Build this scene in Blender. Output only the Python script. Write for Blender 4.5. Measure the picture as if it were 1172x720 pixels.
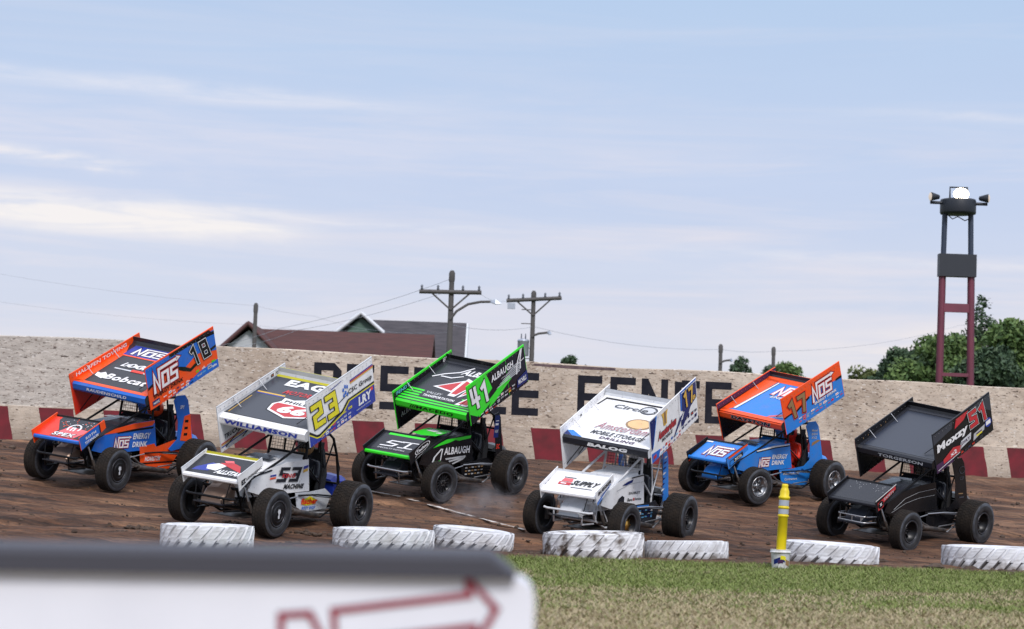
import bpy, bmesh, math, random
import numpy as np
from math import sin, cos, pi, radians as RAD
from mathutils import Vector, Matrix, Euler, noise as mnoise

random.seed(7); np.random.seed(7)
for o in list(bpy.data.objects): bpy.data.objects.remove(o)
scene = bpy.context.scene
COL = scene.collection

# ------------------------------------------------------------------ camera
F_PX = 2370.0; PX_C, PY_C = 586.0, 360.0; CAM_H = 1.2
PITCH = math.atan(181.5 / F_PX); ROLL = RAD(2.0)
_fw = Vector((0, cos(PITCH), sin(PITCH))); _r0 = Vector((1, 0, 0)); _u0 = _r0.cross(_fw)
CR = _r0 * cos(ROLL) + _u0 * sin(ROLL); CU = -_r0 * sin(ROLL) + _u0 * cos(ROLL); CF = _fw
CAMP = Vector((0, 0, CAM_H))
cam = bpy.data.cameras.new('camera'); camo = bpy.data.objects.new('camera', cam); COL.objects.link(camo)
cam.sensor_fit = 'HORIZONTAL'; cam.sensor_width = 36; cam.lens = 36 * F_PX / 1172.0
cam.clip_start = 0.1; cam.clip_end = 6000
m = Matrix((CR, CU, -CF)).transposed().to_4x4(); m.translation = CAMP; camo.matrix_world = m
cam.dof.use_dof = True; cam.dof.focus_distance = 34.0; cam.dof.aperture_fstop = 2.0
scene.camera = camo

# ------------------------------------------------------------------ world + sun
SUN_EL, SUN_AZ = RAD(42), RAD(166)     # azimuth clockwise from +Y
w = bpy.data.worlds.new('World'); scene.world = w; w.use_nodes = True
nt = w.node_tree; N = nt.nodes; L = nt.links
bg = N['Background']; bg.inputs['Strength'].default_value = 0.1
sky = N.new('ShaderNodeTexSky'); sky.sky_type = 'NISHITA'; sky.sun_disc = False
sky.sun_elevation = SUN_EL; sky.sun_rotation = SUN_AZ
tc = N.new('ShaderNodeTexCoord'); sep = N.new('ShaderNodeSeparateXYZ'); L.new(tc.outputs['Generated'], sep.inputs[0])
def ramp(nodes, stops):
    r = nodes.new('ShaderNodeValToRGB'); e = r.color_ramp.elements
    while len(e) < len(stops): e.new(0.5)
    for k, (p, c) in enumerate(stops): e[k].position = p; e[k].color = (*c, 1) if len(c) == 3 else c
    return r
grad = ramp(N, [(0.0, (.80, .76, .80)), (.03, (.80, .79, .86)), (.08, (.71, .745, .88)), (.14, (.60, .69, .90)), (.24, (.50, .655, .89)), (.5, (.9, 1.0, 1.2)), (1.0, (1.35, 1.42, 1.6))])
L.new(sep.outputs['Z'], grad.inputs[0])
def stretched(sx, sy, sz, scale, detail, off=0):
    mp = N.new('ShaderNodeMapping'); mp.inputs['Scale'].default_value = (sx, sy, sz); mp.inputs['Location'].default_value = (off, off * .7, off * .3)
    mp.inputs['Rotation'].default_value = (0, RAD(3.0), 0)
    L.new(tc.outputs['Generated'], mp.inputs[0])
    n = N.new('ShaderNodeTexNoise'); n.inputs['Scale'].default_value = scale; n.inputs['Detail'].default_value = detail; n.inputs['Roughness'].default_value = .62
    n.inputs['Distortion'].default_value = .6
    L.new(mp.outputs[0], n.inputs['Vector']); return n
n1 = stretched(1.6, 1.6, 22, 2.2, 7, 3.1)
r1 = ramp(N, [(.47, (0, 0, 0)), (.74, (1, 1, 1))]); L.new(n1.outputs[0], r1.inputs[0])
n2 = stretched(1.1, 1.1, 12, 1.5, 5, 8.3)
r2 = ramp(N, [(.42, (0, 0, 0)), (.68, (1, 1, 1))]); L.new(n2.outputs[0], r2.inputs[0])
low = ramp(N, [(.0, (1, 1, 1)), (.11, (.75, .75, .75)), (.19, (.22, .22, .22)), (.4, (.3, .3, .3))]); L.new(sep.outputs['Z'], low.inputs[0])
ml = N.new('ShaderNodeMath'); ml.operation = 'MULTIPLY'; L.new(r1.outputs[0], ml.inputs[0]); L.new(low.outputs[0], ml.inputs[1])
mx = N.new('ShaderNodeMix'); mx.data_type = 'RGBA'; L.new(ml.outputs[0], mx.inputs[0]); L.new(grad.outputs[0], mx.inputs[6]); mx.inputs[7].default_value = (.90, .83, .87, 1)
md = N.new('ShaderNodeMath'); md.operation = 'MULTIPLY'; L.new(r2.outputs[0], md.inputs[0]); md.inputs[1].default_value = .22
mx2 = N.new('ShaderNodeMix'); mx2.data_type = 'RGBA'; L.new(md.outputs[0], mx2.inputs[0]); L.new(mx.outputs[2], mx2.inputs[6]); mx2.inputs[7].default_value = (.47, .59, .84, 1)
def mth(op, a, b=None, c=None):
    m_ = N.new('ShaderNodeMath'); m_.operation = op
    for i, v in enumerate((a, b, c)):
        if v is None: continue
        if hasattr(v, 'links'): L.new(v, m_.inputs[i])
        else: m_.inputs[i].default_value = v
    return m_.outputs[0]
n4 = stretched(3, 3, 5, 3.0, 5, 1.7); n5 = stretched(3.5, 3.5, 40, 3.0, 7, 5.1)
def band(z0, slope, wd, x0, x1, amt, cur, col, wob=.03):
    """long cloud bar: height z0 (direction z), fading between azimuths x0 (solid) and x1 (gone)"""
    zz = mth('ADD', mth('MULTIPLY_ADD', sep.outputs['X'], -slope, sep.outputs['Z']), mth('MULTIPLY', mth('SUBTRACT', n4.outputs[0], .5), wob))
    d_ = mth('DIVIDE', mth('SUBTRACT', zz, z0), wd); g = mth('EXPONENT', mth('MULTIPLY', mth('MULTIPLY', d_, d_), -1.0))
    mr = N.new('ShaderNodeMapRange'); mr.interpolation_type = 'SMOOTHSTEP'; L.new(sep.outputs['X'], mr.inputs[0]); mr.inputs[1].default_value = x1; mr.inputs[2].default_value = x0
    tex = N.new('ShaderNodeMapRange'); L.new(n5.outputs[0], tex.inputs[0]); tex.inputs[1].default_value = .30; tex.inputs[2].default_value = .62
    f_ = mth('MULTIPLY', mth('MULTIPLY', mth('MULTIPLY', g, mr.outputs[0]), tex.outputs[0]), amt)
    x_ = N.new('ShaderNodeMix'); x_.data_type = 'RGBA'; L.new(f_, x_.inputs[0]); L.new(cur, x_.inputs[6]); x_.inputs[7].default_value = (*col, 1); return x_.outputs[2]
cur = mx2.outputs[2]
cur = band(.1545, 0, .018, -.20, .20, .55, cur, (.82, .80, .90), .03)
cur = band(.1700, -.035, .0035, -.12, -.02, .75, cur, (.86, .86, .94), .012)
cur = band(.1100, -.03, .0075, -.15, -.075, 1.5, cur, (.98, .93, .92), .02)
cur = band(.1340, -.03, .0028, -.205, -.165, 1.2, cur, (.96, .91, .92), .015)
cur = band(.1160, -.03, .0018, -.06, .02, .8, cur, (.93, .90, .93), .012)
cur = band(.1130, -.03, .0020, .09, .04, .6, cur, (.93, .90, .93), .012)
cur = band(.0700, -.03, .012, .20, .05, .9, cur, (.95, .87, .86), .02)
cur = band(.1800, -.03, .0022, .22, .10, .5, cur, (.84, .84, .92), .012)
vm = N.new('ShaderNodeVectorMath'); vm.operation = 'SCALE'; vm.inputs['Scale'].default_value = 9.5; L.new(cur, vm.inputs[0])
mx3 = N.new('ShaderNodeMix'); mx3.data_type = 'RGBA'; mx3.inputs[0].default_value = .93
L.new(sky.outputs[0], mx3.inputs[6]); L.new(vm.outputs[0], mx3.inputs[7]); L.new(mx3.outputs[2], bg.inputs['Color'])
sl = bpy.data.lights.new('sun', 'SUN'); sl.energy = 2.4; sl.angle = RAD(14); sl.color = (1.0, .95, .9)
so = bpy.data.objects.new('sun', sl); COL.objects.link(so)
sd = Vector((sin(SUN_AZ) * cos(SUN_EL), cos(SUN_AZ) * cos(SUN_EL), sin(SUN_EL)))
so.rotation_euler = sd.to_track_quat('Z', 'Y').to_euler(); so.location = sd * 50
vs = scene.view_settings; vs.view_transform = 'Standard'; vs.look = 'None'; vs.gamma = 1; vs.exposure = 0.04
vs.use_curve_mapping = False
scene.render.engine = 'CYCLES'

# ------------------------------------------------------------------ helpers
def ray(px, py): return CF + CR * ((px - PX_C) / F_PX) - CU * ((py - PY_C) / F_PX)
def at(px, py, depth): return CAMP + ray(px, py) * depth
def tag(o, label=None, cat=None, group=None, kind=None):
    if label: o['label'] = label
    if cat: o['category'] = cat
    if group: o['group'] = group
    if kind: o['kind'] = kind
    return o
def empty(name, loc=(0, 0, 0), rot=(0, 0, 0)):
    o = bpy.data.objects.new(name, None); o.location = loc; o.rotation_euler = rot; o.empty_display_size = .2
    COL.objects.link(o); return o

MATS = {}
def mat(name, col=(.5, .5, .5), rough=.5, metal=0.0, kind='plain', **k):
    if name in MATS: return MATS[name]
    mt = bpy.data.materials.new(name); mt.use_nodes = True; nt = mt.node_tree; N = nt.nodes; L = nt.links
    b = N['Principled BSDF']; b.inputs['Base Color'].default_value = (*col, 1); b.inputs['Roughness'].default_value = rough; b.inputs['Metallic'].default_value = metal
    if name in ('tyre_tread_rubber', 'tyre_sidewall', 'black_wall_lettering', 'black_powder_coat'): b.inputs['Specular IOR Level'].default_value = .2
    tc = N.new('ShaderNodeTexCoord')
    def nz(scale, det=4, vec=None, s=(1, 1, 1)):
        mp = N.new('ShaderNodeMapping'); mp.inputs['Scale'].default_value = s; L.new(tc.outputs['Object'] if vec is None else vec, mp.inputs[0])
        n = N.new('ShaderNodeTexNoise'); n.inputs['Scale'].default_value = scale; n.inputs['Detail'].default_value = det; L.new(mp.outputs[0], n.inputs['Vector']); return n
    def mixc(fac, a, c2):
        x = N.new('ShaderNodeMix'); x.data_type = 'RGBA'
        if hasattr(fac, 'links'): L.new(fac, x.inputs[0])
        else: x.inputs[0].default_value = fac
        for s_, v in ((6, a), (7, c2)):
            if hasattr(v, 'links'): L.new(v, x.inputs[s_])
            else: x.inputs[s_].default_value = (*v, 1)
        return x.outputs[2]
    def bump(h, st, dist=.02):
        bp = N.new('ShaderNodeBump'); bp.inputs['Strength'].default_value = st; bp.inputs['Distance'].default_value = dist
        L.new(h, bp.inputs['Height']); L.new(bp.outputs[0], b.inputs['Normal'])
    if kind == 'paint':                       # race car wrap with dust and scuffs
        dust = k.get('dust', .22)
        n = nz(5, 6); r = ramp(N, [(.45, (0, 0, 0)), (.8, (dust * 2.2,) * 3)]); L.new(n.outputs[0], r.inputs[0])
        n2 = nz(60, 3); r2 = ramp(N, [(.62, (0, 0, 0)), (.7, (.5, .5, .5))]); L.new(n2.outputs[0], r2.inputs[0])
        a = N.new('ShaderNodeMath'); a.operation = 'MULTIPLY_ADD'; L.new(r2.outputs[0], a.inputs[0]); a.inputs[1].default_value = dust; L.new(r.outputs[0], a.inputs[2]); a.use_clamp = True
        sp = nz(26, 3); r4 = ramp(N, [(.66, (0, 0, 0)), (.70, ((.5,) * 3 if sum(col) > .2 else (.12,) * 3))]); L.new(sp.outputs[0], r4.inputs[0])
        L.new(mixc(r4.outputs[0], mixc(a.outputs[0], col, (.20, .155, .12)), (.11, .08, .06)), b.inputs['Base Color'])
        rr = N.new('ShaderNodeMapRange'); rr.inputs[3].default_value = rough; rr.inputs[4].default_value = min(1, rough + .35); L.new(a.outputs[0], rr.inputs[0]); L.new(rr.outputs[0], b.inputs['Roughness'])
        b.inputs['Coat Weight'].default_value = .10 if sum(col) > .2 else 0
        b.inputs['Specular IOR Level'].default_value = .38
        if sum(col) < .2: b.inputs['Specular IOR Level'].default_value = .32; b.inputs['Coat Roughness'].default_value = .2
        n3 = nz(3, 2); bump(n3.outputs[0], .14, .02)
    elif kind == 'noisy':
        n = nz(k.get('scale', 8), k.get('det', 6), s=k.get('s', (1, 1, 1))); r = ramp(N, [(k.get('lo', .35), (0, 0, 0)), (k.get('hi', .7), (1, 1, 1))]); L.new(n.outputs[0], r.inputs[0])
        L.new(mixc(r.outputs[0], col, k.get('col2', col)), b.inputs['Base Color'])
        if k.get('bump'): bump(n.outputs[0], k['bump'], k.get('dist', .02))
    elif kind == 'tread':                      # rubber with dirt on the running surface
        n = nz(9, 6); r = ramp(N, [(.3, (0, 0, 0)), (.75, (1, 1, 1))]); L.new(n.outputs[0], r.inputs[0])
        L.new(mixc(r.outputs[0], col, k['col2']), b.inputs['Base Color'])
        wv = N.new('ShaderNodeTexWave'); wv.wave_type = 'BANDS'; wv.bands_direction = 'Y'; wv.inputs['Scale'].default_value = k.get('bands', 9); L.new(tc.outputs['Object'], wv.inputs[0])
        bump(wv.outputs[1], .5, .01)
    MATS[name] = mt; return mt

PAL = dict(orange=(.88, .080, .006), red=(.74, .030, .012), blue=(.010, .13, .56), sky_blue=(.015, .20, .66), navy=(.010, .022, .13), royal=(.012, .035, .32),
           green=(.03, .72, .02), white=(.80, .80, .82), black=(.008, .008, .01), charcoal=(.020, .022, .030), slate=(.042, .047, .062), yellow=(.74, .66, .015),
           gold=(.70, .42, .06), crimson=(.50, .02, .03), bronze=(.28, .17, .08), silver=(.45, .46, .48), lightgrey=(.58, .60, .64), pink=(.75, .12, .14), purple=(.055, .022, .07), dusty_red=(.36, .10, .13), tan=(.72, .46, .22), olive_yellow=(.46, .42, .012), cyan=(.15, .45, .75))
def P(c, dust=.10, rough=.38):
    lum = sum(PAL[c]) / 3
    return mat('paint_' + c, PAL[c], rough if lum > .06 else .25, 0, 'paint', dust=dust if lum > .06 else .012)
M_TUBE = mat('black_powder_coat', (.012, .012, .014), .4, .3)
M_TUBEW = mat('white_powder_coat', (.62, .63, .66), .4, .1)
M_STEEL = mat('brushed_steel', (.45, .45, .47), .35, .9)
M_DARKMETAL = mat('dark_engine_metal', (.05, .05, .055), .45, .6, 'noisy', col2=(.16, .13, .11), scale=14)
M_COPPER = mat('coppery_panel', (.42, .30, .24), .28, .7)
M_RUB = mat('tyre_tread_rubber', (.016, .0145, .014), .9, 0, 'tread', col2=(.034, .026, .021), bands=10)
M_SIDE = mat('tyre_sidewall', (.016, .017, .020), .62, 0, 'noisy', col2=(.045, .043, .045), scale=7)
M_RING = mat('tyre_scuffed_ring', (.060, .066, .082), .6, 0, 'noisy', col2=(.022, .023, .028), scale=14)
M_RIMB = mat('black_wheel', (.012, .012, .014), .35, .5)
M_CHROME = mat('polished_wheel', (.34, .35, .37), .34, 1.0)
M_GOLD = mat('gold_wheel_centre', (.60, .33, .07), .3, .9)
M_MESH = mat('wire_mesh', (.10, .10, .10), .5, .6)

class MB:
    def __init__(s): s.v = []; s.f = []; s.m = []; s.sm = []; s.mats = []
    def mi(s, m):
        if m not in s.mats: s.mats.append(m)
        return s.mats.index(m)
    def add(s, vs, fs, m, smooth=False):
        o = len(s.v); s.v += [tuple(v) for v in vs]; k = s.mi(m)
        for f in fs: s.f.append([i + o for i in f]); s.m.append(k); s.sm.append(smooth)
    def box(s, c, d, m, M=None, tap=1.0):
        x, y, z = d[0] / 2, d[1] / 2, d[2] / 2
        vs = [Vector((sx * x * (tap if sz > 0 else 1), sy * y * (tap if sz > 0 else 1), sz * z)) for sx in (-1, 1) for sy in (-1, 1) for sz in (-1, 1)]
        if M: vs = [M @ v for v in vs]
        vs = [v + Vector(c) for v in vs]
        s.add(vs, [(0, 1, 3, 2), (4, 6, 7, 5), (0, 4, 5, 1), (2, 3, 7, 6), (0, 2, 6, 4), (1, 5, 7, 3)], m)
    def tube(s, pts, r, m, n=8, closed=False):
        pts = [Vector(p) for p in pts]; rs = r if isinstance(r, (list, tuple)) else [r] * len(pts)
        vs = []; K = len(pts); prev = None
        for i, p in enumerate(pts):
            if closed: t = (pts[(i + 1) % K] - pts[i - 1])
            else: t = (pts[min(i + 1, K - 1)] - pts[max(i - 1, 0)])
            t.normalize()
            if prev is None:
                a = Vector((0, 0, 1)) if abs(t.z) < .9 else Vector((1, 0, 0)); u = t.cross(a).normalized()
            else: u = (prev - t * prev.dot(t)).normalized()
            prev = u; w_ = t.cross(u)
            for k in range(n): a = 2 * pi * k / n; vs.append(p + (u * cos(a) + w_ * sin(a)) * rs[i])
        fs = []
        for i in range(K if closed else K - 1):
            for k in range(n):
                a = i * n + k; b = i * n + (k + 1) % n; j = ((i + 1) % K) * n
                fs.append((a, b, j + (k + 1) % n, j + k))
        s.add(vs, fs, m, True)
        if not closed: s.add(vs[:n], [tuple(range(n))[::-1]], m); s.add(vs[-n:], [tuple(range(n))], m)
    def lathe(s, prof, m, axis='Z', n=32, c=(0, 0, 0), mats=None, smooth=True, close=False):
        vs = []
        for (r, h) in prof:
            for k in range(n):
                a = 2 * pi * k / n
                if axis == 'Z': v = (r * cos(a), r * sin(a), h)
                else: v = (r * cos(a), h, r * sin(a))
                vs.append(Vector(v) + Vector(c))
        K = len(prof)
        for i in range(K if close else K - 1):
            j = (i + 1) % K
            fs = [(i * n + k, i * n + (k + 1) % n, j * n + (k + 1) % n, j * n + k) for k in range(n)]
            o = len(s.v); mm = mats[i] if mats else m
            if i == 0: base = o; s.v += [tuple(v) for v in vs]
            k_ = s.mi(mm)
            for f in fs: s.f.append([q + base for q in f]); s.m.append(k_); s.sm.append(smooth)
    def loft(s, secs, m, smooth=False, caps=True):
        n = len(secs[0]); vs = [v for sec in secs for v in sec]; fs = []
        for i in range(len(secs) - 1):
            for k in range(n): fs.append((i * n + k, i * n + (k + 1) % n, (i + 1) * n + (k + 1) % n, (i + 1) * n + k))
        s.add(vs, fs, m, smooth)
        if caps: s.add(secs[0], [tuple(range(n))[::-1]], m); s.add(secs[-1], [tuple(range(n))], m)
    def plate(s, pts, th, m, edge=None):
        """closed 3D polygon extruded by vector th"""
        n = len(pts); a = [Vector(p) for p in pts]; b = [p + Vector(th) for p in a]
        s.add(a, [tuple(range(n))], m); s.add(b, [tuple(range(n))[::-1]], m)
        s.add(a + b, [(k, (k + 1) % n, n + (k + 1) % n, n + k) for k in range(n)], edge or m)
    def build(s, name, parent=None, fix=True, loc=None):
        me = bpy.data.meshes.new(name); me.from_pydata(s.v, [], s.f)
        for m_ in s.mats: me.materials.append(m_)
        me.polygons.foreach_set('material_index', s.m); me.polygons.foreach_set('use_smooth', s.sm)
        me.validate(); me.update()
        o = bpy.data.objects.new(name, me); COL.objects.link(o)
        if parent: o.parent = parent
        if loc: o.location = loc
        return o
def recalc(o):
    bm = bmesh.new(); bm.from_mesh(o.data); bmesh.ops.recalc_face_normals(bm, faces=bm.faces); bm.to_mesh(o.data); bm.free(); return o

_tc = {}
def text_geo(s, off, bold):
    key = (s, round(off, 4), bold)
    if key in _tc: return _tc[key]
    c = bpy.data.curves.new('t', 'FONT'); c.body = s; c.resolution_u = 2; c.offset = bold + off; c.size = 1; c.space_character = 1.08
    o = bpy.data.objects.new('t', c); COL.objects.link(o); bpy.context.view_layer.update()
    me = o.evaluated_get(bpy.context.evaluated_depsgraph_get()).to_mesh()
    vs = [(v.co.x, v.co.y) for v in me.vertices]; fs = [tuple(p.vertices) for p in me.polygons]
    bpy.data.objects.remove(o); bpy.data.curves.remove(c)
    _tc[key] = (vs, fs); return vs, fs
def stroke(path, wd, closed=False):
    """mitred outline of a polyline; returns list of polygons (quads)"""
    n = len(path); L_, R_ = [], []
    for i in range(n):
        p = Vector(path[i])
        d1 = (p - Vector(path[i - 1])).normalized() if (i > 0 or closed) else None
        d2 = (Vector(path[(i + 1) % n]) - p).normalized() if (i < n - 1 or closed) else None
        if d1 is None: d1 = d2
        if d2 is None: d2 = d1
        t = (d1 + d2).normalized() if (d1 + d2).length > .05 else d1
        nn = Vector((-t.y, t.x)); k = wd / 2 / max(.35, nn.dot(Vector((-d1.y, d1.x))))
        e = Vector((0, 0))
        if not closed and i == 0: e = -d1 * wd / 2
        if not closed and i == n - 1: e = d2 * wd / 2
        L_.append(p + nn * k + e); R_.append(p - nn * k + e)
    out = []
    for i in range(n if closed else n - 1):
        j = (i + 1) % n; out.append([R_[i], R_[j], L_[j], L_[i]])
    return out

class Panel:
    """flat decal surface: u 0..W, v 0..H placed by origin and two unit axes"""
    def __init__(s, mb, O, U, V, W, H, Nn=None, base=.004):
        s.mb = mb; s.O = Vector(O); s.U = Vector(U).normalized(); s.V = Vector(V).normalized(); s.W = W; s.H = H
        s.N = (Vector(Nn) if Nn else s.U.cross(s.V)).normalized(); s.base = base
        s.flip = s.U.cross(s.V).dot(s.N) < 0
    def pt(s, u, v, k): return s.O + s.U * (u * s.W) + s.V * (v * s.H) + s.N * (s.base + k * .0016)
    def poly(s, c, pts, k=0):
        q = [s.pt(u, v, k) for u, v in pts]; s.mb.add(q, [tuple(range(len(q)))], P(c) if isinstance(c, str) else c)
    def rect(s, c, u0, v0, u1, v1, k=0): s.poly(c, [(u0, v0), (u1, v0), (u1, v1), (u0, v1)], k)
    def text(s, t, c, u, v, w, h, shear=0.0, k=3, out=None, ow=.06, bold=.03, rot=0, out2=None, ow2=.12):
        if out2: s.text(t, out2, u - 0, v, w, h, shear, k - .8, None, 0, bold, rot, None, 0) if False else None
        vs0, _ = text_geo(t, 0, bold)
        x0 = min(a for a, b in vs0); x1 = max(a for a, b in vs0); y0 = min(b for a, b in vs0); y1 = max(b for a, b in vs0)
        W = w * s.W; H = h * s.H; sx = W / (x1 - x0); sy = H / (y1 - y0)
        for (cc, off, kk) in ([(out2, ow2, k - 2)] if out2 else []) + ([(out, ow, k - 1)] if out else []) + [(c, 0, k)]:
            vs, fs = text_geo(t, off, bold); q = []
            for a, b in vs:
                X = (a - x0) * sx; Y = (b - y0) * sy; X += shear * (Y - H / 2)
                if rot: X, Y = X * cos(rot) - Y * sin(rot), X * sin(rot) + Y * cos(rot)
                q.append(s.pt(u + X / s.W, v + Y / s.H, kk))
            s.mb.add(q, fs, P(cc))
    def num(s, t, c, u, v, w, h, shear=0.0, k=5, outs=(), st=.21):
        G = {'1': [[(.14, .76), (.38, .90), (.38, .02)]], '2': [[(.08, .89), (.56, .89), (.56, .53), (.12, .47), (.12, .11), (.62, .11)]],
             '3': [[(.08, .89), (.56, .89), (.56, .11), (.08, .11)], [(.28, .50), (.50, .50)]], '4': [[(.12, .98), (.12, .38), (.64, .38)], [(.46, .98), (.46, .02)]],
             '5': [[(.60, .89), (.12, .89), (.12, .55), (.56, .49), (.56, .11), (.06, .11)]], '7': [[(.08, .90), (.58, .90), (.30, .02)]],
             '8': [[(.11, .09), (.11, .91), (.59, .91), (.59, .09)], [(.2, .50), (.48, .50)]]}
        SP = .90; n = len(t); cw = w / (n * SP)
        for (cc, ex, kk) in [(o[0], o[1], k - 1 - i) for i, o in enumerate(outs[::-1])] + [(c, 0, k)]:
            for i, ch in enumerate(t):
                for j, path in enumerate(G[ch]):
                    for q in stroke(path, st + ex, ch == '8' and j == 0):
                        s.poly(cc, [(u + (a + SP * i) * cw + shear * (b - .5) * h * s.H / s.W, v + b * h) for a, b in q], kk + .2 * j + .1 * i)
    def nos(s, u, v, w, h, c='white', out='crimson', k=3, out2='black'):
        sh = .08; S = []
        Np = [(0.06, 0), (.06, .78), (.36, .04), (.36, .93), (1.46, .93)]
        Op = [(.56, .06), (.56, .66), (.90, .66), (.90, .06)]; Sp = [(1.46, .66), (1.10, .66), (1.10, .37), (1.44, .37), (1.44, .06), (1.06, .06)]
        for (cc, wd, kk) in ((out2, .27, k - 2), (out, .215, k - 1), (c, .13, k)):
            polys = stroke(Np, wd) + stroke(Op, wd, True) + stroke(Sp, wd)
            e = (wd - .13) / 2
            polys.append([(1.46, .80 - e), (1.72 + 1.6 * e, .93), (1.46, 1.06 + e)])
            for q in polys:
                pts = [((a + sh * b) / 1.9, b) for a, b in q]
                s.poly(cc, [(u + a * w, v + b * h) for a, b in pts], kk)
    def chips(s, u0, v0, u1, v1, n, cols=('white', 'red', 'white', 'cyan', 'silver'), k=1, rows=2):
        for r in range(rows):
            for i in range(n):
                cw = (u1 - u0) / n; ch = (v1 - v0) / rows; a = u0 + cw * (i + random.uniform(.05, .3)); b = v0 + ch * (r + random.uniform(.1, .3))
                ww = cw * random.uniform(.55, .85); hh = ch * random.uniform(.5, .8); c = random.choice(cols)
                if random.random() < .3:
                    s.poly(c, [(a, b), (a + ww, b), (a + ww * 1.05, b + hh), (a + ww * .05, b + hh)], k)
                    s.rect(random.choice(('navy', 'black', 'red')), a + ww * .2, b + hh * .35, a + ww * .8, b + hh * .62, k + 1)
                else:
                    nq = random.choice((5, 6, 8))
                    for q in range(nq): s.rect(c, a + ww * q / nq, b, a + ww * (q + .66) / nq, b + hh * random.uniform(.45, .8), k)

# ------------------------------------------------------------------ terrain
W0 = np.array([-10.3, 42.15]); WT = np.array([.9583, .2858]); WN = np.array([-.2858, .9583])
def gz_np(x, y):
    x = np.asarray(x, float); y = np.asarray(y, float)
    ss = -((x + 9.4) * -.286 + (y - 38.25) * .958); t = (x + 9.4) * .958 + (y - 38.25) * .286
    a = np.clip(ss, -6, 16); tt = np.clip(t, -20, 45)
    g = .40409 - .18342 * a + .0041095 * a * a - .020116 * tt
    k = .04; hi = .27; lo = -1.2
    g = -np.logaddexp(-g / k, -hi / k) * k
    g = np.logaddexp(g / k, lo / k) * k
    sw = (x - W0[0]) * WN[0] + (y - W0[1]) * WN[1]        # beyond the wall
    f = np.clip((sw - .6) / 6, 0, 1); f = f * f * (3 - 2 * f)
    return (g * (1 - f) + -.6 * f) + 1.2
def gz(x, y): return float(gz_np(x, y))

def grid_axis(dense0, dense1, step, far0, far1):
    a = list(np.arange(dense0, dense1 + 1e-6, step)); s = step; v = dense1
    while v < far1: s *= 1.35; v += s; a.append(min(v, far1))
    s = step; v = dense0; b = []
    while v > far0: s *= 1.35; v -= s; b.append(max(v, far0))
    return np.array(b[::-1] + a)
def sheet(name, X, Y, zf, mt):
    gx, gy = np.meshgrid(X, Y); z = zf(gx, gy); v = np.stack([gx.ravel(), gy.ravel(), z.ravel()], 1)
    nx, ny = len(X), len(Y); i = np.arange(nx * ny).reshape(ny, nx)
    f = np.stack([i[:-1, :-1].ravel(), i[:-1, 1:].ravel(), i[1:, 1:].ravel(), i[1:, :-1].ravel()], 1)
    me = bpy.data.meshes.new(name); me.from_pydata(v.tolist(), [], f.tolist()); me.materials.append(mt)
    me.polygons.foreach_set('use_smooth', [True] * len(f)); me.update()
    o = bpy.data.objects.new(name, me); COL.objects.link(o); return o

# smooth value noise for displacement
_rng = np.random.RandomState(3); _tab = _rng.rand(256, 256)
def vnoise(x, y):
    xi = np.floor(x).astype(int); yi = np.floor(y).astype(int); fx = x - xi; fy = y - yi; fx = fx * fx * (3 - 2 * fx); fy = fy * fy * (3 - 2 * fy)
    t = lambda a, b: _tab[a % 256, b % 256]
    return (t(xi, yi) * (1 - fx) + t(xi + 1, yi) * fx) * (1 - fy) + (t(xi, yi + 1) * (1 - fx) + t(xi + 1, yi + 1) * fx) * fy

def edge_y(x):   # inner edge of the dirt surface
    return 29.25 + .13 * x - 2.6 * np.clip((-3.2 - np.asarray(x)) / 1.6, 0, 1) + (vnoise(np.asarray(x) * .8 + 5, np.asarray(x) * 0 + 2.5) - .5) * .9 + (vnoise(np.asarray(x) * 4 + 9, np.asarray(x) * 0 + 7.5) - .5) * .35

def ground_mat():
    mt = bpy.data.materials.new('infield_ground'); mt.use_nodes = True; nt = mt.node_tree; N = nt.nodes; L = nt.links; b = N['Principled BSDF']; b.inputs['Roughness'].default_value = .95
    tc = N.new('ShaderNodeTexCoord'); s = N.new('ShaderNodeSeparateXYZ'); L.new(tc.outputs['Object'], s.inputs[0])
    n = N.new('ShaderNodeTexNoise'); n.inputs['Scale'].default_value = 1.3; n.inputs['Detail'].default_value = 8; L.new(tc.outputs['Object'], n.inputs[0])
    a = N.new('ShaderNodeMath'); a.operation = 'MULTIPLY_ADD'; L.new(n.outputs[0], a.inputs[0]); a.inputs[1].default_value = 9; L.new(s.outputs['Y'], a.inputs[2])
    mr = N.new('ShaderNodeMapRange'); mr.inputs[1].default_value = 22; mr.inputs[2].default_value = 31; L.new(a.outputs[0], mr.inputs[0])
    r = ramp(N, [(0, (.30, .235, .14)), (.25, (.25, .21, .11)), (.6, (.13, .165, .055)), (1, (.09, .11, .04))]); L.new(mr.outputs[0], r.inputs[0])
    n2 = N.new('ShaderNodeTexNoise'); n2.inputs['Scale'].default_value = 25; n2.inputs['Detail'].default_value = 6; L.new(tc.outputs['Object'], n2.inputs[0])
    x = N.new('ShaderNodeMix'); x.data_type = 'RGBA'; x.blend_type = 'MULTIPLY'; x.inputs[0].default_value = .7; L.new(r.outputs[0], x.inputs[6]); r3 = ramp(N, [(.3, (.45, .45, .4)), (.7, (1.3, 1.3, 1.3))]); L.new(n2.outputs[0], r3.inputs[0]); L.new(r3.outputs[0], x.inputs[7])
    L.new(x.outputs[2], b.inputs['Base Color'])
    bp = N.new('ShaderNodeBump'); bp.inputs['Strength'].default_value = .8; bp.inputs['Distance'].default_value = .05; L.new(n2.outputs[0], bp.inputs['Height']); L.new(bp.outputs[0], b.inputs['Normal'])
    return mt
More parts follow.
